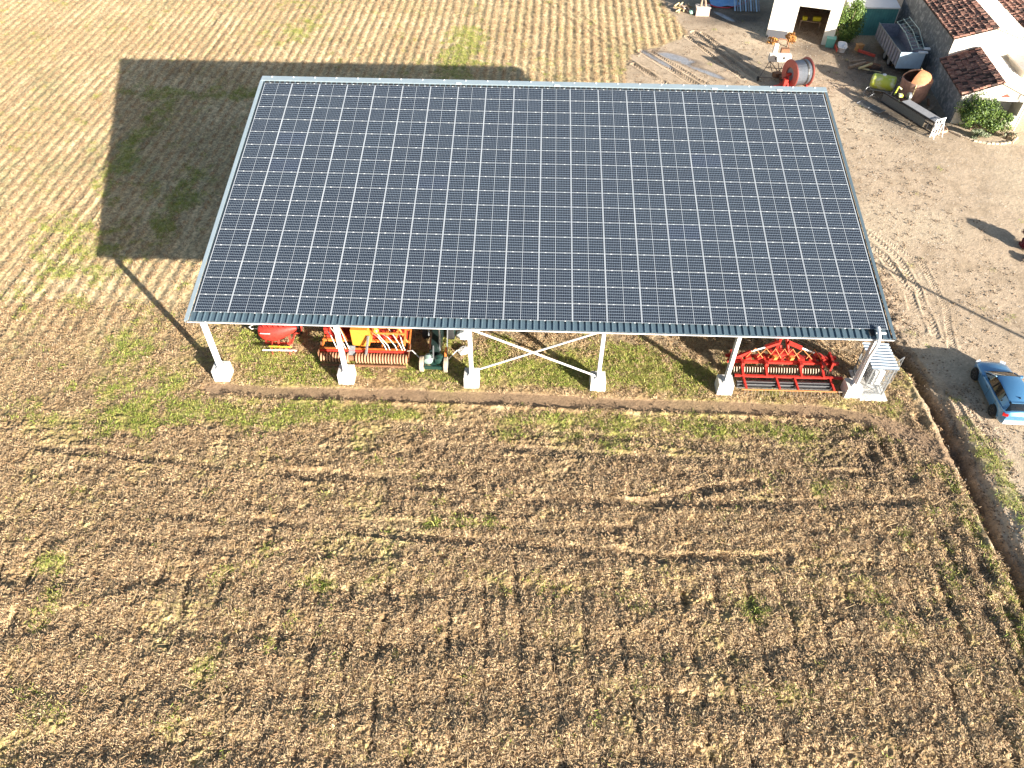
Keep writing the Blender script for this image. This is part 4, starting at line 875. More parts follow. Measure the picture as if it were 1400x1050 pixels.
# flower bed edging stones
bed = thing('bed_edging', 'curved row of pale stones edging the flower bed before the low house', 'bed edging', (52.6, 27.6, 0))
sb = MB(); sb.box((0, 0, .04), (.30, .16, .2), taper=.85); sme = sb.mesh('edging_stone', mat('edging_pale', (.52, .42, .31), .9))
bpts = [(50.5, 29.0), (51.0, 28.3), (51.8, 27.7), (52.7, 27.4), (53.7, 27.4), (54.7, 27.7), (55.3, 28.4), (55.5, 29.3)]
for (x0, y0), (x1, y1) in zip(bpts[:-1], bpts[1:]):
    for k in range(3):
        o = link('edging_stone', sme, bed); t = k/3; o.matrix_parent_inverse = Matrix.Identity(4); o.location = (x0+(x1-x0)*t-52.6, y0+(y1-y0)*t-27.6, random.uniform(-.02, .02)); o.rotation_euler = (0, 0, math.atan2(y1-y0, x1-x0)+random.uniform(-.1, .1))

# ------------------------------------------------------------------ houses
def tiles(parent, O, du, dv, nu, nv, m, seed, name='roof_tiles'):
    """O: eave/verge origin, du: along the eave per tile column, dv: up the slope per tile row"""
    rr = random.Random(seed); O = Vector(O); du = Vector(du); dv = Vector(dv); n = du.cross(dv).normalized()
    if n.z < 0: n = -n
    mb = MB()
    for i in range(nu):
        for j in range(nv):
            p = O+du*(i+rr.uniform(-.12, .12))+dv*(j+rr.uniform(-.1, .1)); w = rr.uniform(-.012, .03)
            lo = []; hi = []
            for a in (0, .6, 1.57, 2.54, 3.14):
                lo.append(p+du*(.5+.36*math.cos(a))+n*(.13*math.sin(a)+.05+w)); hi.append(p+dv*1.08+du*(.5+.30*math.cos(a))+n*(.11*math.sin(a)+.015+w))
            k = 0 if rr.random() < .72 else 1
            mb.grid([lo, hi], mi=k); mb.add(lo, [(0, 1, 2, 3, 4)], mi=k)
    o = mb.obj(name, m, parent); o['kind'] = 'stuff'; return o
def gable_house(name, label, corner, w, l, ze, zr, yawl, wallm, seed, tm_l, tm_r, over=.18):
    """corner = near-left ground corner; w to the right, l backwards, axis turned by yawl"""
    t = thing(name, label, 'house', (corner[0], corner[1], 0))
    ex = Vector((math.cos(yawl), math.sin(yawl), 0)); ey = Vector((-math.sin(yawl), math.cos(yawl), 0)); C0 = Vector((corner[0], corner[1], -.1)); Z = Vector((0, 0, 1))
    P = lambda x, y, z: C0+ex*x+ey*y+Z*(z+.1)
    return t, P, ex, ey
Z = Vector((0, 0, 1))
def wall_quad(mb, P, a, b, th, zs, mi=0):
    """vertical wall from plan point a to b; zs = heights at a and b"""
    (xa, ya), (xb, yb) = a, b; dx, dy = xb-xa, yb-ya; L = math.hypot(dx, dy); nx_, ny_ = -dy/L*th, dx/L*th
    vs = [P(xa, ya, -.1), P(xb, yb, -.1), P(xb+nx_, yb+ny_, -.1), P(xa+nx_, ya+ny_, -.1), P(xa, ya, zs[0]), P(xb, yb, zs[1]), P(xb+nx_, yb+ny_, zs[1]), P(xa+nx_, ya+ny_, zs[0])]
    mb.add(vs, [(0, 3, 2, 1), (4, 5, 6, 7), (0, 1, 5, 4), (1, 2, 6, 5), (2, 3, 7, 6), (3, 0, 4, 7)], mi)
def make_house(name, label, corner, W2, l, ze, zr, yawl, seed, front=None, ty=.62, tx=.42):
    t, P, ex, ey = gable_house(name, label, corner, W2*2, l, ze, zr, yawl, render_w, seed, None, None)
    mb = MB(); wall_quad(mb, P, (0, 0.002), (0, l), -.3, (ze, ze)); mb.obj('side_wall', stone_w, t)
    mb = MB(); wall_quad(mb, P, (W2*2, 0), (W2*2, l), .3, (ze, ze)); mb.obj('side_wall', render_w, t)
    mb = MB()
    if front == 'porch':
        for a, b, z in ((.0, 1.2, None), (2.6*W2/2.75, 2*W2-.3, None)): pass
        f = lambda x: ze+(zr-ze)*(1-abs(x-W2)/W2)
        a0, a1 = W2*.95, W2*1.85
        wall_quad(mb, P, (0, 0), (a0, 0), .3, (f(0), f(a0))); wall_quad(mb, P, (a1, 0), (2*W2, 0), .3, (f(a1), f(2*W2)))
        vs = [P(a0, 0, 2.15), P(a1, 0, 2.15), P(a1, 0, f(a1)), P(W2, 0, zr), P(a0, 0, f(a0))]; vs += [v+ey*.3 for v in vs]; n = 5
        mb.add(vs, [tuple(range(n))[::-1], tuple(range(n, 2*n))]+[(i, (i+1) % n, n+(i+1) % n, n+i) for i in range(n)])
        wall_quad(mb, P, (a0, 0), (a1, 0), .3, (.9, .9))
        fr = mb.obj('gable_wall', render_w, t)
        m2 = MB(); vs = [P(a0, 1.6, 0), P(a1, 1.6, 0), P(a1, 1.6, 2.4), P(a0, 1.6, 2.4)]; m2.add(vs, [(0, 1, 2, 3)]); vs = [P(a0+.3, 1.55, .9), P(a0+1.1, 1.55, .9), P(a0+1.1, 1.55, 1.8), P(a0+.3, 1.55, 1.8)]; m2.add(vs, [(0, 1, 2, 3)], 1); m2.obj('porch_back', [white_conc, glass_k], t)
        m2 = MB(); a = P(a0+.2, -.06, 2.22); b_ = P(a1-.1, -.06, 2.22); m2.bar(a, b_, .1, .14); m2.obj('lintel', plate_w, t)
        m2 = MB(); m2.prism([(0, 0), (.8, 0), (.4, .28)], 0, .03, 'y'); m2.T = frame(*P(W2*1.1, -.06, 2.42)); m2.v = [tuple(m2.T @ Vector(v)) for v in m2.v]; m2.obj('gable_vent', red_d, t)
    else:
        vs = [P(0, 0, -.1), P(2*W2, 0, -.1), P(2*W2, 0, ze), P(W2, 0, zr), P(0, 0, ze)]; vs += [v+ey*.3 for v in vs]; n = 5
        mb.add(vs, [tuple(range(n))[::-1], tuple(range(n, 2*n))]+[(i, (i+1) % n, n+(i+1) % n, n+i) for i in range(n)]); mb.obj('gable_wall', render_w, t)
    # roof planes; the right one wears the tile colour with sun glare painted in
    for sd, tm, nm in ((0, [tile_m, tile_dark], 'left_roof'), (1, [tile_sunlit, tile_sunlit], 'right_roof')):
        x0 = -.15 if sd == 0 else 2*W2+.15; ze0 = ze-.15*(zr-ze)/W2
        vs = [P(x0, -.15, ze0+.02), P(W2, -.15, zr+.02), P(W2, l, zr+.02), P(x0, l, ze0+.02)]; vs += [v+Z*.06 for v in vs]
        mb = MB(); mb.add(vs, [(0, 1, 2, 3), (4, 5, 6, 7), (0, 1, 5, 4), (1, 2, 6, 5), (2, 3, 7, 6), (3, 0, 4, 7)]); ro = mb.obj('roof', tile_dark if sd == 0 else tile_sunlit, t)
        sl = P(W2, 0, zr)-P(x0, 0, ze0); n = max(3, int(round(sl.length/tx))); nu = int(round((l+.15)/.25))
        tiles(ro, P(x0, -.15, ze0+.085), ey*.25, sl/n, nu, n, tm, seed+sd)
    mb = MB()
    k = 0
    while k*.42 < l: mb.tube([P(W2, -.15+k*.42, zr+.10), P(W2, -.15+(k+1)*.42-.03, zr+.125)], .10, 8); k += 1
    mb.obj('ridge_tiles', tile_m, t)['kind'] = 'stuff'
    return t, P
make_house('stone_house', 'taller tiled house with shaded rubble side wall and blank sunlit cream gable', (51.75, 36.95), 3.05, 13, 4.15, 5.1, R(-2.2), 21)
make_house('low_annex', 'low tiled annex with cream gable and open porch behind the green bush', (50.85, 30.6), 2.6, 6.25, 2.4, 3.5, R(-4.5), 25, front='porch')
# far right wing and second tiled building
wg = thing('cream_wing', 'plain cream rendered wing to the right of the low annex', 'building', (57.4, 33.2, 0))
mb = MB(); mb.b2(56.75, 63, 33.6, 40.5, -.1, 3.0); mb.obj('wall', render_w, wg)
mb = MB(); mb.add([(56.55, 33.4, 2.95), (63, 33.4, 4.4), (63, 40.5, 4.4), (56.55, 40.5, 2.95), (56.55, 33.4, 3.1), (63, 33.4, 4.55), (63, 40.5, 4.55), (56.55, 40.5, 3.1)], [(0, 3, 2, 1), (4, 5, 6, 7), (0, 1, 5, 4), (1, 2, 6, 5), (2, 3, 7, 6), (3, 0, 4, 7)]); mb.obj('roof', tile_sunlit, wg)
sh = thing('far_shed', 'dark tiled shed roof in the top right corner beyond the stone house', 'shed', (61, 44, 0))
mb = MB(); mb.b2(59.3, 66, 42.3, 54, -.1, 2.9); mb.obj('wall', render_w, sh)
mb = MB(); vs = [(59.1, 42.1, 2.9), (66, 42.1, 4.6), (66, 54, 4.6), (59.1, 54, 2.9)]; vs += [(x, y, z+.08) for x, y, z in vs]; mb.add(vs, [(0, 3, 2, 1), (4, 5, 6, 7), (0, 1, 5, 4), (1, 2, 6, 5), (2, 3, 7, 6), (3, 0, 4, 7)]); r0 = mb.obj('roof', tile_dark, sh)
tiles(r0, (59.1, 42.1, 2.99), (0, .25, 0), (.42, 0, .1035), 46, 16, [tile_m, tile_dark], 33)
pp = MB(); pp.tube([(55.55, 29.6, -.1), (55.6, 29.75, 2.9)], .06, 8); tag(pp.obj('washing_post', mat('pale_pink_post', (.66, .50, .46), .7)), 'slim pale pink post beside the right end of the flower bed', 'post')

# barn with doorway
A0 = (38.98, 46.75); yb = R(-16.5)
bn = thing('white_barn', 'white rendered barn with an open dark doorway at the top of the yard', 'barn', (A0[0], A0[1], 0))
exb = Vector((math.cos(yb), math.sin(yb), 0)); eyb = Vector((-math.sin(yb), math.cos(yb), 0))
PB = lambda x, y, z: Vector((A0[0], A0[1], 0))+exb*x+eyb*y+Vector((0, 0, z))
HB = 5.0
mb = MB(); wall_quad(mb, PB, (0, 0), (2.35, 0), .3, (HB, HB)); wall_quad(mb, PB, (5.15, 0), (6.1, 0), .3, (HB, HB))
vs = [PB(2.35, 0, 3.15), PB(5.15, 0, 3.15), PB(5.15, 0, HB), PB(2.35, 0, HB)]; vs += [v+eyb*.3 for v in vs]
mb.add(vs, [(0, 3, 2, 1), (4, 5, 6, 7), (0, 1, 5, 4), (1, 2, 6, 5), (2, 3, 7, 6), (3, 0, 4, 7)]); mb.obj('front_wall', render_w, bn)
mb = MB(); wall_quad(mb, PB, (0, .302), (0, 16), -.3, (HB, HB)); mb.obj('side_wall', mat('shaded_render', (.50, .50, .52), .9, var=.15, scale=1, bump=.01), bn)  # greyer copy of the render, the side wall's shade put into its colour
mb = MB(); wall_quad(mb, PB, (6.1, .302), (6.1, 16), .3, (HB, HB)); wall_quad(mb, PB, (.3, 16), (5.8, 16), .3, (HB, HB)); mb.obj('back_wall', render_w, bn)
mb = MB(); mb.prism([(-.3, HB+.02), (3.05, HB+1.0), (6.4, HB+.02), (6.4, HB+.12), (3.05, HB+1.12), (-.3, HB+.12)], -.3, 16.3, 'y'); mb.v = [tuple(PB(*v)) for v in mb.v]; mb.obj('roof', tile_m, bn)
mb = MB(); wall_quad(mb, PB, (.06, -.03), (1.9, -.03), .02, (.75, .75)); mb.obj('dark_plinth', mat('grey_plinth', (.10, .10, .11), .9), bn)
t = thing('workbench', 'cluttered dark workbench with yellow boxes inside the barn doorway', 'workbench', tuple(PB(3.7, 3.2, 0)))
mb = MB(); 
for x in (2.9, 4.7): mb.bar(PB(x, 3, 0), PB(x, 3, .9), .1)
mb.bar(PB(2.8, 3, .92), PB(4.8, 3, .92), .7, .06); mb.obj('bench', wood_m, t)
mb = MB(); mb.box(PB(3.2, 2.9, 1.1), (.4, .3, .3)); mb.box(PB(4.3, 3.0, 1.15), (.7, .3, .35)); mb.obj('boxes', yellow_p, t)
# lean-to with teal cladding
ln = thing('teal_lean_to', 'low lean-to clad in teal sheets between the white barn and the stone house', 'lean-to', (50, 50, 0))
mb = MB(); x = 46.6
while x < 51.0:
    mb.b2(x, x+.17, 47.6, 47.66, -.1, 2.5); mb.b2(x+.17, x+.25, 47.63, 47.67, -.1, 2.5); x += .25
mb.obj('cladding', teal_m, ln)
mb = MB(); mb.b2(46.6, 51.2, 47.7, 56, -.1, 2.45); mb.obj('wall', white_conc, ln)
mb = MB(); mb.add([(46.4, 47.4, 2.55), (51.1, 47.4, 2.55), (51.1, 56, 3.6), (46.4, 56, 3.6), (46.4, 47.4, 2.67), (51.1, 47.4, 2.67), (51.1, 56, 3.72), (46.4, 56, 3.72)], [(0, 3, 2, 1), (4, 5, 6, 7), (0, 1, 5, 4), (1, 2, 6, 5), (2, 3, 7, 6), (3, 0, 4, 7)]); mb.obj('roof', white_steel, ln)

# ------------------------------------------------------------------ yard machines and clutter
# hose reel irrigator
rl = thing('hose_reel', 'big irrigation hose reel with red flanges standing behind the hangar ridge', 'hose reel', (39.6, 36.1, 0))
AX_ = Vector((1, .35, 0)).normalized(); MR = Matrix((( 0, -AX_.y, AX_.x), (0, AX_.x, AX_.y), (1, 0, 0)))
MR = Matrix.Rotation(math.atan2(AX_.y, AX_.x), 3, 'Z') @ Matrix(((0, 0, 1), (0, 1, 0), (-1, 0, 0)))
cR = Vector((39.35, 36.1, 1.42))
for k, off in enumerate((-.78, .78)):
    mb = MB(); c_ = cR+AX_*off
    n = 28; rows = []
    for r_0, h_ in ((.55, -.05), (1.14, -.05), (1.2, 0), (1.14, .05), (.55, .05)): rows.append([c_+MR @ Vector((r_0*math.cos(2*math.pi*q/n), r_0*math.sin(2*math.pi*q/n), h_)) for q in range(n)])
    rows.append(rows[0]); mb.grid(rows, close=True); mb.obj('flange', mat('faded_red', (.50, .13, .10), .5, var=.15), rl, smooth=True)
mb = MB(); rows = []
prof2 = [(.5, -.7), (.98, -.7)]+[(.98+(.045 if i % 2 else 0), -.7+i*.035) for i in range(1, 40)]+[(.98, .7), (.5, .7)]
mb.lathe(prof2, cR, M=MR, n=28); mb.obj('hose_drum', mat('grey_hose_coil', (.22, .24, .27), .45, var=.2), rl, smooth=False)
mb = MB(); mb.lathe([(1.04, .28), (1.05, .42)], cR, M=MR, n=28); mb.obj('hose_band', hose_k, rl)
mb = MB()
for sx in (-1, 1):
    for yy in (-.9, .9): mb.bar(cR+AX_*(sx*.95), cR+AX_*(sx*.95)+Vector((0, yy, -1.05)), .12)
    mb.bar(cR+AX_*(sx*.95)+Vector((0, -1.1, -1.05)), cR+AX_*(sx*.95)+Vector((0, 1.3, -1.05)), .14)
mb.bar(cR-AX_*1.1, cR+AX_*1.1, .2); mb.bar(cR-AX_*.95+Vector((0, -1, -1.05)), cR+AX_*.95+Vector((0, -1, -1.05)), .12); mb.bar(cR-AX_*.95+Vector((0, 1.2, -1.05)), cR+AX_*.95+Vector((0, 1.2, -1.05)), .12)
mb.bar(cR-AX_*1.0+Vector((0, .3, -.9)), cR-AX_*2.0+Vector((0, .3, -1.1)), .14); mb.box(cR-AX_*1.15+Vector((0, -.2, -.6)), (.3, .6, .7)); mb.obj('chassis', red_p, rl)
for sx in (-1, 1): wheel(rl, tuple(cR+AX_*(sx*1.15)+Vector((0, .6, -1.06))), .36, .2, rubber, red_d)
# white sprayer cart on legs
wc = thing('sprayer_cart', 'pale grey box cart on thin steel legs left of the red hose reel', 'cart', (38.1, 38.8, 0))
mb = MB(); mb.box((38.45, 39.2, 1.35), (1.9, .5, .6)); mb.box((38.0, 39.55, 1.95), (.35, .3, .9)); mb.obj('tank', mat('dusty_white', (.66, .60, .54), .7, var=.12), wc)
mb = MB(); mb.box((38.9, 39.7, 1.7), (.7, .4, .5)); mb.obj('pump', rust_m, wc); mb = MB(); mb.tube([(38.0, 39.6, 2.2), (38.2, 39.9, 2.7), (38.9, 39.9, 2.6), (39.2, 39.8, 2.0)], .05, 6); mb.obj('pipe', rust_m, wc)
for q_ in (((38.05, 38.93, 1.4), (.12, .02, .3)), ((38.75, 38.93, 1.4), (.16, .02, .22))):
    mb = MB(); mb.box(*q_); mb.obj('hatch', darkst, wc)
mb = MB()
for a_, b_ in (((37.6, 39.0, 1.1), (36.55, 37.6, .15)), ((37.6, 39.3, 1.1), (37.9, 38.0, .2)), ((38.3, 39.0, 1.1), (38.5, 37.9, .2)), ((39.2, 39.1, 1.1), (39.3, 38.2, 0)), ((37.6, 39.0, 1.1), (38.6, 37.9, .25)), ((38.9, 39.0, 1.1), (38.2, 37.9, .25)), ((36.6, 37.65, .25), (38.5, 37.4, .3)), ((37.3, 38.6, .7), (38.9, 38.4, .7))): mb.tube([a_, b_], .035, 6)
mb.obj('leg', mat('brown_steel', (.17, .12, .09), .6), wc)
mb = MB(); mb.box((38.2, 37.9, .4), (.7, .5, .4), rot=(0, 0, .4)); mb.box((38.5, 37.5, .35), (.4, .5, .3)); mb.obj('engine', rust_m, wc)
wheel(wc, (36.5, 37.55, .18), .2, .14, rubber, darkst)
# tipping trailer with hay frames
tl = thing('grain_trailer', 'high grey sheet sided trailer with pale blue tailboard and tube racks on top', 'trailer', (49.7, 42, 0))
TX0, TX1, TY0, TY1 = 48.75, 50.85, 39.0, 45.4
mb = MB(); mb.b2(TX0, TX1, TY0+.05, TY1, .75, .85)
for k in range(10):
    y = TY0+.1+k*.63; mb.b2(TX0-.06, TX0, y, y+.1, .75, 2.05); mb.b2(TX1, TX1+.06, y, y+.1, .75, 2.05)
mb.b2(TX0-.04, TX0, TY0, TY1, 2.0, 2.1); mb.b2(TX1, TX1+.04, TY0, TY1, 2.0, 2.1); mb.obj('ribs', greyst, tl)
for x in (TX0, TX1-.05):
    mb = MB(); mb.b2(x+.001, x+.049, TY0+.05, TY1, .85, 2.02); mb.obj('side_board', purpst, tl)
mb = MB(); mb.b2(TX0-.02, TX1+.02, TY0-.05, TY0+.045, .7, 2.1); mb.obj('tailboard', bluew, tl)
mb = MB(); mb.b2(TX0+.05, TX1-.05, TY1-.06, TY1, .85, 2.0); mb.obj('headboard', purpst, tl)
mb = MB(); mb.b2(TX0+.3, TX1-.3, TY0+.3, TY1+.2, .45, .74); mb.bar((49.8, TY1, .6), (49.8, TY1+1.6, .5), .14); mb.obj('chassis', darkst, tl)
for x in (TX0+.2, TX1-.2):
    for y in (41.0, 42.2): wheel(tl, (x, y, .42), .42, .25, rubber, greyst)
rk = thing('tube_rack', 'green grey tube rack leaning over the top of the grain trailer', 'rack', (50.3, 41.8, 2.1))
mb = MB(); g0 = [(49.75, 39.2, 2.2), (49.95, 44.6, 2.5)]; g1 = [(50.8, 39.3, 2.25), (50.95, 44.7, 2.9)]
mb.tube([g0[0], (49.9, 42, 2.55), g0[1]], .03, 6); mb.tube([g1[0], (50.95, 42, 2.9), g1[1]], .03, 6); mb.tube([(50.3, 39.25, 2.3), (50.45, 42, 2.75), (50.45, 44.65, 2.75)], .03, 6)
for k in range(9):
    y = 39.3+k*.65; mb.tube([(49.8+.02*k, y, 2.25+.035*k), (50.82+.02*k, y+.1, 2.35+.06*k)], .022, 6)
mb.obj('tubes', mat('green_grey_tube', (.34, .46, .42), .5), rk)
mb = MB(); mb.box((50.6, 38.95, 2.15), (.75, .3, .1)); mb.box((51.0, 39.35, 2.3), (.5, .3, .12)); mb.obj('white_bracket', plate_w, rk)
# lime tank
lt = thing('lime_tank', 'lime yellow plastic barrel tank lying beside the rusty hopper', 'tank', (46.7, 35.9, 0))
Md = Matrix.Rotation(R(-22), 3, 'Z') @ Matrix(((0, 0, 1), (0, 1, 0), (-1, 0, 0)))
mb = MB(); mb.lathe([(.3, -1.0), (.52, -.95), (.6, -.82), (.6, .82), (.52, .95), (.3, 1.0)], (46.7, 35.9, .85), M=Md, n=24); mb.obj('barrel', lime_m, lt, smooth=True)
mb = MB(); mb.lathe([(.14, 0), (.16, .1), (.05, .14)], (46.6, 35.9, 1.43), 'z', 12); mb.obj('lid', plate_w, lt, smooth=True)
mb = MB(); mb.bar((45.7, 35.75, .3), (47.5, 35.1, .3), .1); mb.bar((45.9, 36.5, .3), (47.8, 35.8, .3), .1)
for x in (46.0, 47.3): mb.bar((x, 35.6-(x-46)*.4, 0), (x, 35.6-(x-46)*.4, .35), .1)
mb.tube([(45.6, 35.7, .5), (45.2, 35.2, .7), (44.9, 34.9, .3), (45.3, 34.6, .1), (45.8, 34.9, .3)], .03, 6); mb.obj('cradle', greyst, lt)
# rusty hopper
rh = thing('rusty_hopper', 'large rusty round steel hopper beside the rubble wall', 'hopper', (48.75, 34.2, 0))
mb = MB(); n = 22; rows = []
for r_0, z in ((.85, 0), (1.15, .5), (1.22, 1.9), (1.18, 1.95), (1.10, 1.9)): rows.append([(48.75+r_0*math.cos(2*math.pi*q/n), 34.4+r_0*math.sin(2*math.pi*q/n), z) for q in range(n)])
mb.grid(rows, close=True); mb.obj('shell', mat('faded_rust', (.36, .20, .15), .8, var=.3, scale=3, bump=.01), rh, smooth=True)
mb = MB(); rows = []
for r_0, z in ((1.21, 1.92), (.9, 2.3), (.35, 2.55), (.05, 2.6)): rows.append([(48.75+r_0*math.cos(math.pi*q/14+1.1+math.pi*.9), 34.4+r_0*math.sin(math.pi*q/14+1.1+math.pi*.9), z) for q in range(24)])
mb.grid(rows); mb.obj('lid', mat('orange_rust', (.55, .22, .10), .7, var=.25, scale=4), rh, smooth=True)
mb = MB(); mb.tube([(48.9, 34.7, 2.6), (48.3, 33.3, 1.9), (48.15, 33.0, .4)], .035, 6); mb.obj('pipe', wood_y, rh)
# bale elevator
el = thing('bale_elevator', 'long dark bale elevator with a white tubular end frame lying along the wall', 'elevator', (47.5, 30.9, .4))
a_ = Vector((46.35, 33.6, .0)); b_ = Vector((48.75, 28.6, .0)); dv_ = (b_-a_).normalized(); sd_ = Vector((-dv_.y, dv_.x, 0))
mb = MB()
for s_, z in ((-.45, .35), (.45, .35), (-.45, 1.15), (.45, 1.15)): mb.bar(a_+sd_*s_+Vector((0, 0, z)), b_+sd_*s_+Vector((0, 0, z)), .09)
for k in range(13):
    p = a_+(b_-a_)*(k/12)
    for s_ in (-.45, .45): mb.bar(p+sd_*s_+Vector((0, 0, .35)), p+sd_*s_+Vector((0, 0, 1.15)), .05)
mb.obj('side_frame', darkst, el)
mb = MB(); mb.bar(a_+sd_*-.47+Vector((0, 0, .75)), a_+(b_-a_)*.85+sd_*-.47+Vector((0, 0, .75)), .03, .62); mb.obj('mesh_side', mat('dark_mesh', (.10, .11, .11), .6, var=.5, scale=22), el)
mb = MB()
p0 = a_+(b_-a_)*.35+Vector((0, 0, 1.22)); p1 = b_+Vector((0, 0, 1.22)); mb.add([p0-sd_*.42, p1-sd_*.42, p1+sd_*.42, p0+sd_*.42, p0-sd_*.42+Vector((0, 0, .03)), p1-sd_*.42+Vector((0, 0, .03)), p1+sd_*.42+Vector((0, 0, .03)), p0+sd_*.42+Vector((0, 0, .03))], [(0, 3, 2, 1), (4, 5, 6, 7), (0, 1, 5, 4), (1, 2, 6, 5), (2, 3, 7, 6), (3, 0, 4, 7)])
mb.obj('belt_cover', mat('grey_belt', (.26, .26, .27), .6, var=.2), el)
mb = MB(); q = b_+dv_*.15
for s_ in (-.45, -.15, .15, .45): mb.bar(q+sd_*s_, q+sd_*s_+Vector((0, 0, 1.5)), .05)
for z in (.15, .6, 1.05, 1.45): mb.bar(q-sd_*.5+Vector((0, 0, z)), q+sd_*.5+Vector((0, 0, z)), .05)
mb.bar(q-sd_*.45, q+sd_*.45+Vector((0, 0, 1.5)), .04); mb.bar(q-sd_*.45+dv_*.4, q-sd_*.45+Vector((0, 0, 1.2)), .04); mb.bar(q+sd_*.45+dv_*.4, q+sd_*.45+Vector((0, 0, 1.2)), .04); mb.obj('end_frame', plate_w, el)
mb = MB(); mb.tube([(46.6, 32.9, 1.2), (46.9, 33.3, 1.7), (47.3, 33.5, 1.4)], .06, 6); mb.box((46.95, 32.5, 1.35), (.3, .3, .2)); mb.obj('lime_fitting', lime_m, el)
mb = MB(); mb.lathe([(.05, -.12), (.3, -.1), (.3, .1), (.05, .12)], (47.6, 32.4, 1.35), 'x', 14); mb.obj('pulley', greyst, el, smooth=True)
# loose scrap planks in the shade
for i, (x_, y_, L_, a_2, m_, lab) in enumerate(((46.3, 41.6, 1.5, .2, wood_m, 'grey brown plank lying nearest the white bathtub in the scrap heap'), (46.9, 39.6, 1.9, -.6, wood_y, 'pale long plank lying between scrap heap and lime tank'), (47.9, 41.6, 1.2, 1.2, wood_m, 'short dark plank lying against the trailer wheels'),
        (49.7, 32.4, 1.6, .8, wood_m, 'plank lying in deep shade against the annex side wall'), (50.0, 33.6, 1.1, 1.3, rust_m, 'rusty strip lying between hopper and annex side wall'))):
    mb = MB(); mb.box((x_, y_, .16+.03*i), (L_, .17, .06), rot=(.04, -.05, a_2)); tag(mb.obj('scrap_plank', m_), lab, 'plank')
# gate lying on the ground
gg = thing('steel_gate', 'grey slatted steel gate lying flat on the dirt near the elevator', 'gate', (45.3, 33.1, .05)); mb = MB()
ga, gb = Vector((44.7, 34.0, .1)), Vector((46.1, 32.3, .12)); w_ = Vector((-.75, -.55, 0))*.9
for k in range(6): mb.bar(ga+w_*(k/5), gb+w_*(k/5), .04)
for k in (0, .5, 1): mb.bar(ga+(gb-ga)*k+Vector((0, 0, .03)), ga+(gb-ga)*k+w_+Vector((0, 0, .03)), .05)
mb.obj('bars', greyst, gg)
# bins by the barn door
bi = thing('teal_bin', 'small teal bin right of the barn doorway', 'bin', (44.6, 44.9, 0)); mb = MB(); mb.box((44.6, 44.9, .4), (.7, .6, .8), rot=(0, 0, -.28), taper=1.12); mb.obj('body', mat('teal_plastic', (.14, .40, .33), .4), bi, smooth=False)
mb = MB(); mb.box((44.6, 44.9, .83), (.85, .72, .06), rot=(0, 0, -.28)); mb.obj('lid', mat('teal_plastic_lid', (.22, .50, .42), .4), bi)
bt = thing('old_bathtub', 'white enamel bathtub lying on the ground beside the teal bin', 'bathtub', (45.45, 44.0, 0)); rows = []
for s_, z in ((.72, .08), (.9, .5), (1.0, .56), (.86, .54), (.66, .2), (.01, .16)):
    rows.append([Vector((45.45, 43.95, z))+Matrix.Rotation(R(-14), 3, 'Z') @ Vector((.42*s_*math.copysign(abs(math.cos(a))**.6, math.cos(a)), .85*s_*math.copysign(abs(math.sin(a))**.6, math.sin(a)), 0)) for a in [2*math.pi*k/20 for k in range(20)]])
mb = MB(); mb.grid(rows, close=True); mb.obj('tub', plate_w, bt, smooth=True)
mb = MB(); mb.bar((44.95, 44.5, .3), (44.85, 43.3, .3), .05, .3); tag(mb.obj('red_board', red_d), 'narrow dark red board between the teal bin and the white bathtub', 'board')
# timber and scrap pile before the trailer
for i, (p, d, rz, m, lab, cat, nm) in enumerate((((47.2, 42.3, .55), (.16, 1.6, .22), .9, red_d, 'faded red beam on top of the scrap heap left of the trailer', 'beam', 'red_beam'), ((46.0, 40.6, .22), (.22, 1.9, .2), -1.1, wood_m, 'thick brown log lowest in the scrap heap left of the trailer', 'log', 'timber_log'),
        ((46.6, 40.2, .30), (.16, 1.7, .14), -1.0, wood_y, 'paler plank beside the thick log in the scrap heap', 'plank', 'timber_plank'), ((46.9, 43.6, .5), (.55, .45, .55), .3, mat('orange_crate', (.40, .20, .07), .7, var=.3), 'orange brown crate standing at the foot of the teal wall', 'crate', 'wooden_crate'),
        ((47.4, 40.6, .18), (1.3, .9, .12), -.4, rust_m, 'flat rusty sheet in the scrap heap before the trailer', 'sheet', 'rusty_sheet'))):
    mb = MB(); mb.box(p, d, rot=(.03, .04, rz)); 
    if nm == 'wooden_crate': mb.box((p[0], p[1], .80), (.62, .52, .05), rot=(0, 0, rz))
    tag(mb.obj(nm, m), lab, cat)
bar_t = MB()
for k in range(8): bar_t.bar((46.5+.1*k, 39.2+.13*k, .1+.05*k), (47.6+.06*k, 38.6+.2*k, .25), .045)
tag(bar_t.obj('scrap_bars', darkst), 'tangle of thin dark steel bars between scrap heap and lime tank', 'steel bars')
# hoses in the corner by the low house
mb = MB()
for k in range(4): mb.tube([(49.6+.55*math.cos(a)*(1-.06*k), 29.3+.45*math.sin(a), .08+.05*k) for a in [i*.4 for i in range(16)]], .03, 5)
tag(mb.obj('coiled_hose', mat('tan_hose', (.45, .28, .18), .6)), 'tan hose coiled on the ground between elevator and flower bed', 'hose')
mb = MB()
for k in range(3): mb.tube([(49.4+.6*math.cos(a)*(1-.1*k), 31.4+.5*math.sin(a), .15+.1*k) for a in [i*.42 for i in range(15)]], .03, 5)
tag(mb.obj('coiled_hose', hose_k), 'black hose coiled in the shade at the foot of the annex side wall', 'hose')
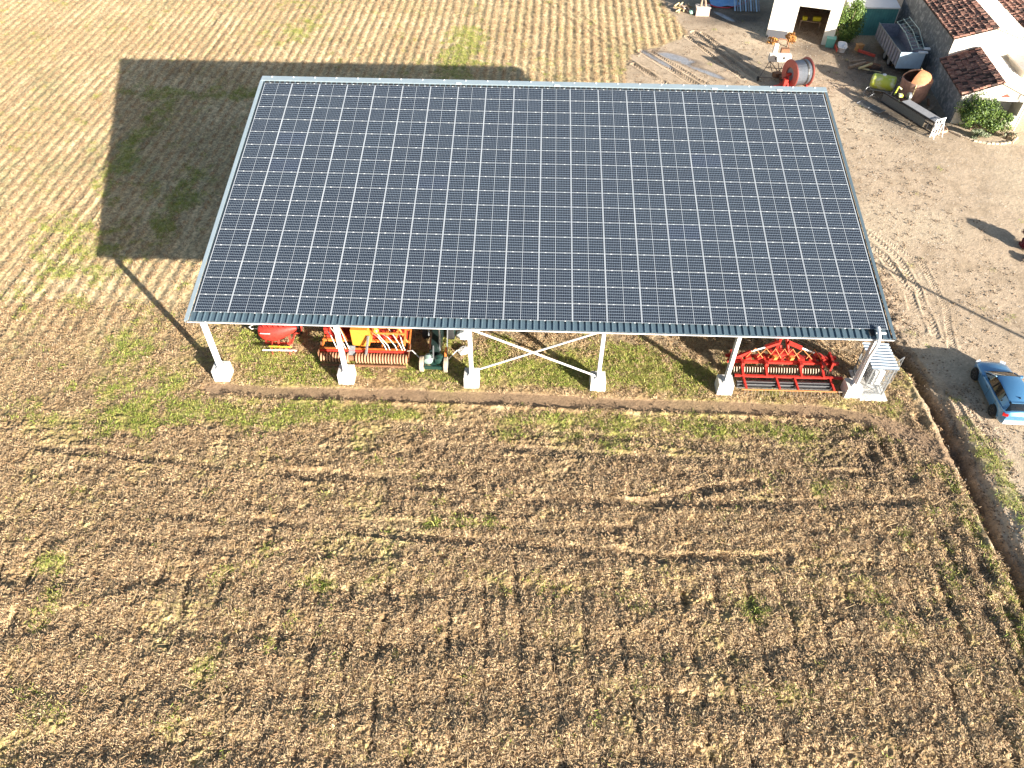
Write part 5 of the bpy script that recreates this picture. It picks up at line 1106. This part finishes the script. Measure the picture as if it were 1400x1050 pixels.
# top: pile on a block, tarp, sheets, hose
pb = thing('concrete_block', 'pinkish concrete block at the left edge of the top yard', 'block', (33.5, 51.8, 0)); mb = MB(); mb.box((33.55, 51.9, .4), (1.35, .9, .8), taper=.97); mb.obj('block', pink_m, pb)
mb = MB(); mb.box((33.55, 51.9, .815), (1.45, 1.0, .05)); mb.obj('cap', mat('pale_pink_cap', (.62, .52, .45), .9, var=.1), pb)
tr = thing('root_stump', 'brown forked root stump standing on the pinkish block', 'stump', (33.5, 52, .84)); mb = MB()
for a, b2_ in (((33.3, 51.8, .84), (33.4, 52.1, 1.7)), ((33.8, 51.8, .84), (33.6, 52.1, 1.7)), ((33.4, 52.1, 1.6), (33.1, 52.6, 2.1)), ((33.6, 52.1, 1.6), (34.1, 52.5, 2.1))): mb.tube([a, b2_], [.12, .08], 7)
mb.obj('trunk', wood_m, tr)
blob('white_sack', 'white sack slumped on top of the root stump', 'sack', (33.5, 52.6, 1.9), .62, plate_w, 9, .5)
sp_ = thing('stick_pile', 'heap of pale split logs left of the pinkish block', 'log pile', (31.8, 52.8, 0)); rr = random.Random(4)
for k in range(16):
    mb = MB(); x, y, z = 31.8+rr.uniform(-.8, .7), 52.8+rr.uniform(-.5, .6), .12+.12*(k//4); a = rr.uniform(0, 3.1); mb.tube([(x-.4*math.cos(a), y-.4*math.sin(a), z), (x+.4*math.cos(a), y+.4*math.sin(a), z+rr.uniform(-.05, .2))], .07, 6); mb.obj('log', [wood_y, wood_m, pink_m, wood_y][k % 4], sp_)
gt_ = blob('green_bucket', 'small pale green tub at the foot of the split logs', 'tub', (32.5, 52.0, .2), .3, mat('teal_pale', (.3, .5, .42), .5), 12, .7)
tp = MB(); n = 9; rows = [[(34.7+3.0*i/n, 53.6+2.4*j/n, .10+.25*vnoise(np.array(34.7+3.0*i/n), np.array(53.6+2.4*j/n), .8, 5).item()) for i in range(n+1)] for j in range(n+1)]; tp.grid(rows); tag(tp.obj('blue_tarp', blue_t, smooth=True), 'rumpled blue tarpaulin on the shaded ground at the top edge', 'tarpaulin')
mb = MB(); mb.tube([(33.9, 53.6, .6), (35, 53.0, .35), (36.2, 52.9, .33), (37.4, 53.4, .35), (38.5, 54.6, .35)], .05, 6); tag(mb.obj('red_pipe', redhose, smooth=True), 'long curved red pipe in front of the blue tarpaulin', 'pipe')
st_ = thing('sheet_stack', 'stack of ribbed grey metal sheets leaning beside the barn wall', 'metal sheets', (38.2, 53, 0))
for k in range(10):
    mb = MB(); x = 36.9+k*.27; mb.bar((x, 52.2-.05*(k % 3), .3), (x+.15, 55.2, 1.4), .15, .03); mb.obj('sheet', greyst if k % 2 else bluew, st_)
# utility pole just out of frame on the right: its long shadow crosses the yard
up = thing('unseen_utility_pole', 'tall wooden utility pole standing unseen in the field, out of frame to the right', 'utility pole', (57.75, -6.7, 0))
mb = MB(); mb.tube([(57.75, -6.7, -.5), (57.75, -6.7, 8.6)], [.16, .11], 12); mb.obj('pole', wood_m, up, smooth=True)
mb = MB(); mb.box((57.75, -6.7, 8.3), (.12, 1.3, .12)); mb.obj('unseen_crossarm', wood_m, up)
